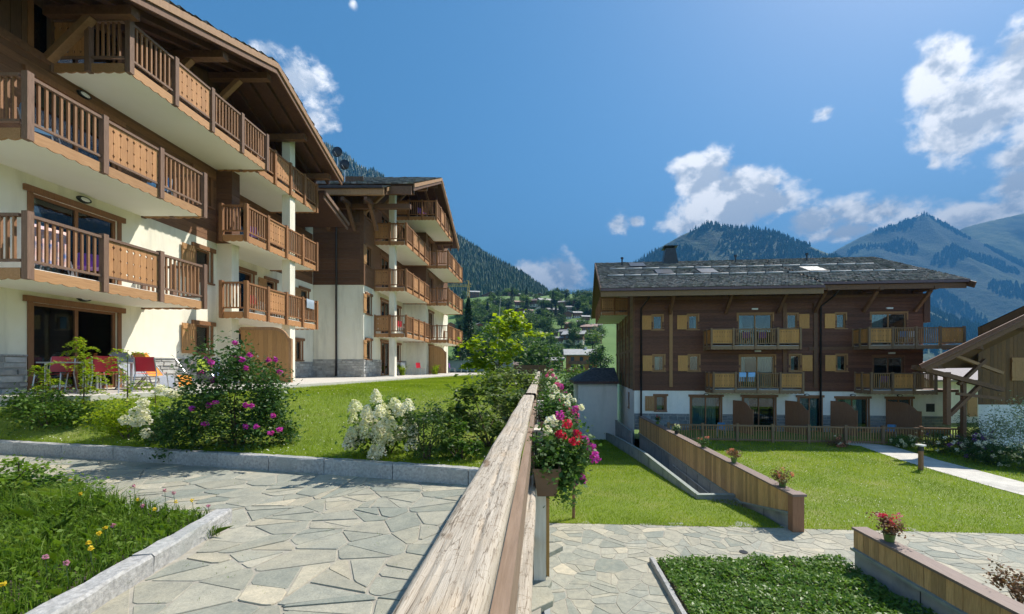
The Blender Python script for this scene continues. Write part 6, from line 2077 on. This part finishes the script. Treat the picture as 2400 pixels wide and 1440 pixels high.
# ------------------------------------------------------------------ beyond the garden: low wall, village on the hillside, trees
lw = thing('garden_wall', 'low pale concrete wall beyond the upper lawn', 'wall', (-6, 44, -1.2))
MB().box(-14, -3.0, 44, 44.3, -2.2, .45).build('wall', CONC, lw)
MB().box(-14.05, -2.95, 43.93, 44.37, .45, .56).build('coping', CONCC, lw)
MB().box(-14, -2.0, 41.5, 41.6, -1.4, -.55).build('lower_band', METAL, lw)
lw2 = thing('garden_wall', 'dark stained low wall behind the young maple', 'wall', (-1.6, 46, -1.2))
MB().box(-3.0, .6, 46, 46.25, -5.5, .1).build('wall', BEAM, lw2)
ROOFG = simple('grey_roof', (.20, .185, .175), (.30, .28, .265), .8, .75, (1, 1, 1))
ROOFP = simple('pale_grey_roof', (.34, .325, .31), (.46, .44, .42), .8, .7, (1, 1, 1))
ROOFB = simple('brown_roof', (.14, .095, .08), (.22, .15, .125), .8, .75, (1, 1, 1))
ROOFR = simple('pinkish_roof', (.36, .22, .17), (.46, .30, .24), .8, .75, (1, 1, 1))
WALB = simple('village_brown_wood', (.13, .06, .032), (.22, .11, .06), 1, .8)
WALO = simple('village_orange_wood', (.34, .12, .035), (.42, .17, .055), 1, .8)
WALW = simple('village_white_wall', (.62, .58, .50), (.70, .66, .58), 1, .9)
WIN = simple('village_window', (.03, .035, .045), (.05, .06, .07), 1, .2)
def ter2(x, y):
    b = 0 if y < 45 else min(1, (y - 45) / 80) * 3.0 * noise.noise(Vector((x * .02, y * .02, 3)))
    return float(terr(x, y)) + b
def solve_y(px, py, lo=48, hi=470):
    k = (px - 1268) / 960; Y = np.linspace(lo, hi, 160)
    e = np.abs((858 - terr(k * Y, Y) / Y * 960) - py); Y0 = Y[int(e.argmin())]
    best = None
    for y in np.linspace(max(lo, Y0 - 12), Y0 + 12, 17):
        e = abs((858 - ter2(k * y, y) / y * 960) - py)
        if best is None or e < best[0]: best = (e, y)
    return float(best[1])
HOUSES = []
def house(px, py, wpx, roof, upper, label, side=False, yaw=0.0, Y=None, storeys=2, lower=None):
    """px, py: picture place of the middle of its base"""
    global XF
    Y = Y or solve_y(px, py); x = (px - 1268) / 960 * Y; z = ter2(x, Y) - .4
    w = wpx * Y / 960 / 1.22
    t = thing('hillside_house', label, 'house', (x, Y, z), 'chalets on the hillside')
    XF = Matrix.Translation((x, Y, z)) @ Matrix.Rotation(yaw, 4, 'Z')
    d = w * (.85 if not side else .6); h = min(2.6 * storeys, w * .62) + .4; o = w * .11; rs = math.tan(R(24))
    hl = h * .45
    MB().box(-w / 2, w / 2, -d / 2, d / 2, 0, hl).build('wall', lower or (WALW if (int(px) % 3 == 0) else upper), t)
    MB().box(-w / 2, w / 2, -d / 2, d / 2, hl, h).build('upper_wall', upper, t)
    if not side:   # gable towards the viewer
        rz = h + w / 2 * rs
        MB().prism([(-w / 2, h), (w / 2, h), (0, rz)], lambda p: (p[0], -d / 2, p[1]), lambda p: (p[0], d / 2, p[1])).build('gable', upper, t)
        e = w / 2 + o; ze = rz - e * rs + .12
        r_ = MB().slab([(-e, -d / 2 - o, ze), (0, -d / 2 - o, rz + .12), (0, d / 2 + o, rz + .12), (-e, d / 2 + o, ze)], w * .03).slab([(e, -d / 2 - o, ze), (0, -d / 2 - o, rz + .12), (0, d / 2 + o, rz + .12), (e, d / 2 + o, ze)], w * .03).build('roof', roof, t)
    else:
        rz = h + d / 2 * rs * 1.1
        MB().prism([(-d / 2, h), (d / 2, h), (0, rz)], lambda p: (-w / 2, p[0], p[1]), lambda p: (w / 2, p[0], p[1])).build('gable', upper, t)
        e = d / 2 + o; ze = rz - e * rs * 1.1 + .1; L = w / 2 + o
        r_ = MB().slab([(-L, -e, ze), (L, -e, ze), (L, 0, rz + .1), (-L, 0, rz + .1)], w * .025).slab([(-L, e, ze), (L, e, ze), (L, 0, rz + .1), (-L, 0, rz + .1)], w * .025).build('roof', roof, t)
    MB().box(w * .12, w * .2, -d * .05, d * .05, rz - w * .1, rz + w * .09).build('chimney', WALW, r_)
    for zz in (hl * .35, hl + (h - hl) * .25):
        for k in (-.32, -.02, .28):
            wd = w * .11; hh_ = min(1.3, h * .24)
            pbox('window', WIN, t, k * w - wd / 2, k * w + wd / 2, -d / 2 - .06, -d / 2 - .01, zz, zz + hh_)
    MB().box(-w * .45, w * .45, -d / 2 - w * .08, -d / 2 - .01, hl - .1, hl + .05).box(-w * .45, w * .45, -d / 2 - w * .08, -d / 2 - w * .07, hl + .05, hl + .9).build('balcony', WALB, t)
    XF = Matrix.Identity(4)
    HOUSES.append((px, py, wpx, Y))
for a in [
    (1148, 706, 46, ROOFB, WALB, 'large brown gabled chalet high on the slope under the forest', False, .25),
    (1181, 703, 22, ROOFG, WALB, 'small dark chalet right of the large brown one under the forest', False, -.2),
    (1233, 706, 46, ROOFG, WALB, 'wide grey roofed chalet below the bright meadow patch', True, .5),
    (1263, 703, 22, ROOFP, WALB, 'small pale roofed chalet topmost at the end of the forest', False, .2),
    (1248, 720, 32, ROOFB, WALB, 'brown roofed chalet in the middle row of the village', True, -.4),
    (1276, 719, 34, ROOFP, WALW, 'chalet with broad pale roof in the village centre', True, .4),
    (1265, 735, 24, ROOFG, WALW, 'white walled house in the village centre', False, .1),
    (1218, 722, 26, ROOFR, WALB, 'reddish roofed chalet left of the village centre', True, .2),
    (1321, 722, 26, ROOFG, WALB, 'grey chalet on the skyline right of the forest end', True, -.3),
    (1346, 724, 30, ROOFG, WALB, 'dark gabled chalet on the skyline near the dark chalet block', False, .3),
    (1217, 738, 22, ROOFB, WALB, 'small brown chalet above the light birches', False, .3),
    (1225, 752, 30, ROOFP, WALB, 'pale roofed brown chalet among the birches', False, -.5),
    (1133, 732, 30, ROOFP, WALW, 'house with bright sunlit roof left on the slope', True, .3),
    (1294, 742, 30, ROOFG, WALB, 'low grey roofed chalet right of the white house', True, .3),
    (1329, 748, 24, ROOFB, WALB, 'reddish brown chalet beside the dark conifers', False, .2),
    (1353, 746, 24, ROOFP, WALB, 'chalet with light roof above the small meadow', True, .2),
    (1362, 765, 22, ROOFG, WALB, 'small chalet at the right rim of the small meadow', True, 0),
    (1120, 778, 28, ROOFG, WALO, 'grey roofed chalet with orange wall beside the big spruce', False, .6),
    (1296, 792, 24, ROOFG, WALB, 'dark brown chalet left below the small meadow', False, .2),
    (1327, 794, 34, ROOFG, WALB, 'brown chalet with grey roof below the small meadow', True, -.4),
    (1347, 808, 56, ROOFP, WALB, 'broad chalet with light grey roof, largest below the meadow', True, -.35),
    (1381, 786, 40, ROOFR, WALB, 'chalet with long pinkish roof at the edge of the meadow', True, -.2),
    (1394, 804, 36, ROOFP, WALB, 'grey roofed house nearest the dark chalet block', True, .1),
    (1402, 772, 20, ROOFG, WALW, 'white house half hidden by the dark chalet roof', True, 0),
    (1331, 770, 22, ROOFR, WALO, 'little reddish house on the left of the small meadow', True, 0),
    (1092, 703, 32, ROOFP, WALW, 'white house with bright roof beside the crane', False, .3),
    (1112, 697, 26, ROOFP, WALB, 'pale roofed chalet just right of the crane', True, .2),
    (1054, 775, 26, ROOFG, WALO, 'chalet glimpsed right of the far apartment block', False, .4),
    (1170, 722, 26, ROOFG, WALB, 'chalet half hidden in trees below the large brown one', True, .2),
    (1200, 700, 22, ROOFR, WALB, 'small reddish chalet under the forest edge', False, .1),
    (1207, 712, 24, ROOFG, WALB, 'grey roofed chalet below the small reddish one', True, .3),
    (1190, 716, 22, ROOFB, WALB, 'brown chalet in the trees left of the village centre', False, .2),
    (1262, 712, 20, ROOFB, WALB, 'brown chalet squeezed between the pale roofed ones', False, -.3),
    (1286, 726, 22, ROOFG, WALB, 'small grey chalet right of the village centre', False, .3),
    (1304, 715, 22, ROOFB, WALB, 'brown chalet on the skyline left of the grey one', True, .3),
    (1335, 732, 22, ROOFG, WALW, 'white chalet on the skyline slope', True, .2),
    (1240, 740, 22, ROOFR, WALB, 'reddish roofed chalet below the white walled house', True, .3),
    (1160, 742, 26, ROOFG, WALB, 'grey roofed chalet half hidden behind the birches', True, .3),
    (1250, 768, 26, ROOFP, WALB, 'pale roofed chalet low among the dark conifers', True, -.2),
    (1278, 776, 22, ROOFB, WALB, 'brown chalet among trees left of the meadow', False, .2),
    (1372, 754, 22, ROOFP, WALB, 'pale roofed chalet at the top of the small meadow', True, .2),
    (1378, 736, 22, ROOFG, WALB, 'grey chalet partly behind the dark chalet roof', True, .1),
    (1308, 806, 26, ROOFG, WALB, 'grey roofed chalet left of the broad light-roofed one', True, .2),
]:
    house(*a)
house(1300, 872, 46, ROOFP, WALO, 'orange timber chalet with pale grey roof at the foot of the slope', True, .0, 128, 2, WALO)
house(1362, 874, 84, ROOFP, WALO, 'long orange timber chalet with pale grey roof behind the annex', True, .0, 124, 2, WALO)
house(1205, 852, 56, ROOFB, WALB, 'dark red-brown chalet behind the young maple', True, .1, 95, 2, WALB)
# tower crane
CRM = simple('yellow_crane_paint', (.55, .33, .04), (.62, .40, .06), 4, .5)
cb = P(1098, 700, 330); cr = thing('tower_crane', 'slim yellow tower crane above the hillside village', 'crane', (cb.x, cb.y, ter2(cb.x, cb.y)))
zt = P(1098, 672, 330).z
m = MB()
zg = ter2(cb.x, cb.y)
for (a, b) in ((-.7, -.7), (.7, -.7), (.7, .7), (-.7, .7)): m.beam((cb.x + a, cb.y + b, zg), (cb.x + a, cb.y + b, zt), .28, .28)
k = zg
while k < zt - 2:
    m.beam((cb.x - .7, cb.y - .7, k), (cb.x + .7, cb.y - .7, k + 2), .16, .16); m.beam((cb.x + .7, cb.y + .7, k), (cb.x - .7, cb.y + .7, k + 2), .16, .16); k += 2
m.build('mast', CRM, cr)
m = MB(); jx0, jx1 = P(1050, 672, 330).x, P(1104, 672, 330).x
for dz, dy in ((0, -.6), (0, .6), (1.3, 0)): m.beam((jx0, cb.y + dy, zt + dz), (jx1, cb.y + dy, zt + dz), .26, .26)
xx = jx0
while xx < jx1 - 1.5:
    m.beam((xx, cb.y - .6, zt), (xx + .8, cb.y, zt + 1.3), .14, .14); m.beam((xx + .8, cb.y, zt + 1.3), (xx + 1.6, cb.y - .6, zt), .14, .14); xx += 1.6
m.build('jib', CRM, cr)
MB().beam((cb.x, cb.y, zt), (cb.x, cb.y, zt + 5), .7, .7).build('tower_head', CRM, cr)
MB().tube([(cb.x, cb.y, zt + 5), ((jx0 * .7 + cb.x * .3), cb.y, zt + 1.3)], .1, 4).tube([(cb.x, cb.y, zt + 5), (jx1, cb.y, zt + 1.3)], .1, 4).build('tie_bar', CRM, cr)

# trees: a few shapes with their own meshes, copied over the hillside
HL = [leafmat('hill_leaves_a', [(.03, .075, .018), (.055, .115, .026), (.09, .16, .036), (.14, .20, .05)], .35, .6, s=.25),
      leafmat('hill_leaves_b', [(.022, .060, .020), (.042, .09, .028), (.07, .13, .036), (.11, .16, .05)], .3, .6, s=.25),
      leafmat('hill_leaves_c', [(.055, .11, .018), (.09, .165, .026), (.14, .215, .034), (.20, .26, .05)], .4, .6, s=.25)]
NEED = leafmat('spruce_needles', [(.008, .026, .014), (.014, .040, .018), (.024, .055, .022), (.04, .075, .03)], .12, .6, s=.3)
TRUNK = simple('tree_bark', (.06, .042, .03), (.11, .08, .055), 4, .9)
def proto_mesh(name, pts, size, mat, aspect=.7, up=.3):
    me = np_mesh(name, kites(pts, size * rng.uniform(.6, 1.4, len(pts)), up, aspect), 4, mat, None, origin=(0, 0, 0))
    d = me.data; WM.pop(me.name, None); bpy.data.objects.remove(me); return d
PROTO = []
for v in range(5):     # broadleaf crowns of unit height
    n = 1500
    p = cloud((0, 0, .62), .34, .34, .36, n, 26 + v * 3, .20, .45)
    p[:, 2] = np.clip(p[:, 2], .12, 1.02)
    tm = MB().tube([(0, 0, -.06), (.01, 0, .25), (0, .01, .6)], [.035, .026, .01], 6)
    for _ in range(4):
        a = RNG2.uniform(0, 6.28); tm.tube([(0, 0, .3), (math.cos(a) * .2, math.sin(a) * .2, .6)], [.014, .005], 4)
    tme = bpy.data.meshes.new('trunk'); tme.from_pydata([tuple(q) for q in tm.v], [], tm.f); tme.materials.append(TRUNK)
    PROTO.append(('broadleaf_tree', proto_mesh('crown', p, .062, HL[v % 3]), tme))
def spruce_mesh(n, mat, rad=.19):
    t = rng.uniform(0.06, 1, n) ** 1.05
    lay = np.floor(t * 15) / 15; f = (t * 15) % 1
    a = rng.uniform(0, 6.28, n); lob = 1 + .22 * np.sin(a * 5 + lay * 40)
    r_ = rad * (1 - t) ** .85 * lob * (1.05 - .45 * f) * rng.uniform(.35, 1.0, n) ** .5 + .004
    p = np.stack([np.cos(a) * r_, np.sin(a) * r_, t - .25 * r_], 1)
    return proto_mesh('crown', p, .042, mat, .45, .1)
for v in range(3):
    tm = MB().tube([(0, 0, -.05), (0, 0, .5), (0, 0, .98)], [.022, .014, .002], 6)
    tme = bpy.data.meshes.new('trunk'); tme.from_pydata([tuple(q) for q in tm.v], [], tm.f); tme.materials.append(TRUNK)
    PROTO.append(('spruce_tree', spruce_mesh(1500, NEED, .17 + .02 * v), tme))
def tree(x, y, z, h, k, label, group=None, sx=1.0):
    nm, cr_, tr_ = PROTO[k]
    t = thing(nm, label, 'tree', (x, y, z), group)
    W = Matrix.Translation((x, y, z)) @ Matrix.Rotation(RNG2.uniform(0, 6.28), 4, 'Z') @ Matrix.Diagonal((h * sx, h * sx, h, 1))
    link(bpy.data.objects.new('crown', cr_), t, W)
    link(bpy.data.objects.new('trunk', tr_), t, W)
    return t
def ptree(px, py, Y, hpx, k, label, sx=1.0):
    x = (px - 1268) / 960 * Y; z = ter2(x, Y)
    zz = (858 - py) / 960 * Y
    tree(x, Y, min(z, zz) - .3, hpx * Y / 960 + max(0, zz - z), k, label, None, sx)
ptree(1098, 845, 74, 150, 5, 'tall dark spruce right of the far apartment block', 1.0)
ptree(1078, 850, 66, 92, 7, 'dark spruce half hidden by the far balconies', 1.2)
ptree(1262, 868, 72, 72, 3, 'rounded dark green tree where the railing ends', 1.15)
ptree(1235, 860, 84, 62, 1, 'dark tree behind the maple and railing', 1.1)
ptree(1350, 905, 58, 52, 2, 'bright yellow-green bushy tree behind the annex', 1.3)
ptree(1338, 905, 52, 30, 1, 'small dark bush beside the bright yellow-green tree', 1.3)
ptree(1158, 848, 92, 100, 2, 'light green birch-like tree left behind the maple', .8)
ptree(1185, 845, 110, 105, 0, 'tall birch-like tree directly behind the maple', .75)
ptree(1125, 850, 80, 70, 1, 'broad dark tree between spruce and maple', 1.2)
ptree(1050, 856, 56, 26, 4, 'small round bush behind the low garden wall', 1.3)
ptree(1407, 850, 105, 42, 4, 'green tree against the end wall of the dark chalet', 1.1)
ptree(1293, 742, 290, 34, 6, 'left of the dark conifers above the small meadow')
ptree(1303, 748, 285, 40, 5, 'tall dark conifer beside the reddish brown chalet')
ptree(1312, 752, 280, 36, 7, 'broad dark conifer left above the small meadow', 1.3)
ptree(1262, 758, 270, 32, 6, 'round dark conifer in the village centre', 1.5)
ptree(1275, 760, 268, 30, 7, 'second round dark conifer in the village centre', 1.5)
def tree_words(px, py, k, h):
    col = ('mid green leafy tree', 'dark green leafy tree', 'light green leafy tree', 'mid green leafy tree', 'dark green leafy tree', 'dark conifer', 'dark conifer', 'dark conifer')[k]
    size = 'large' if h > 8.6 else ('small' if h < 6.2 else 'medium-sized')
    if py < 735: where = 'among the upper chalets under the forest'
    elif py < 790: where = 'among the birches and chalets halfway up the slope' if px < 1280 else 'round the small bright meadow'
    elif px < 1180: where = 'low on the slope between spruce and maple'
    elif px < 1285: where = 'behind the young maple and the railing end'
    else: where = 'below the broad grey-roofed chalet'
    side = ' to the left' if (px % 100) < 50 else ''
    return f'{size} {col} {where}', f'{size} {col}s {where}'
cnt = 0; tries = 0; TR = random.Random(21)
placed = []
while cnt < 285 and tries < 12000:
    tries += 1
    px = TR.uniform(1078, 1405); py = TR.uniform(700, 785) if cnt < 205 else TR.uniform(780, 868)
    if px > 1285 and 745 < py < 800 and TR.random() < .93: continue
    if py > 862 and px > 1280: continue
    Y = solve_y(px, py)
    if Y < 62: continue
    h = TR.uniform(5, 11) if py > 770 else TR.uniform(5.5, 12)
    hp = h * 960 / Y; w2 = hp * .34
    bad = False
    for (hx, hy_, hw, hY) in HOUSES:
        if abs(px - hx) < hw / 2 + w2 * .8 and Y < hY + 8 and py - hp < hy_ - 3 and py > hy_ - 40:
            if TR.random() < .42: bad = True; break
    if bad or any(abs(px - a) < 5 and abs(py - b) < 3 for a, b in placed): continue
    placed.append((px, py))
    k = TR.choice([0, 1, 2, 3, 4, 0, 2, 4, 5, 6]) if py < 760 else TR.choice([0, 1, 2, 3, 4, 3, 0])
    x = (px - 1268) / 960 * Y
    tree(x, Y, ter2(x, Y) - .3, h * (1.35 if k > 4 else 1), k, *tree_words(px, py, k, h), TR.uniform(.9, 1.35))
    cnt += 1
print('hill trees', cnt, 'objects', len(bpy.data.objects))
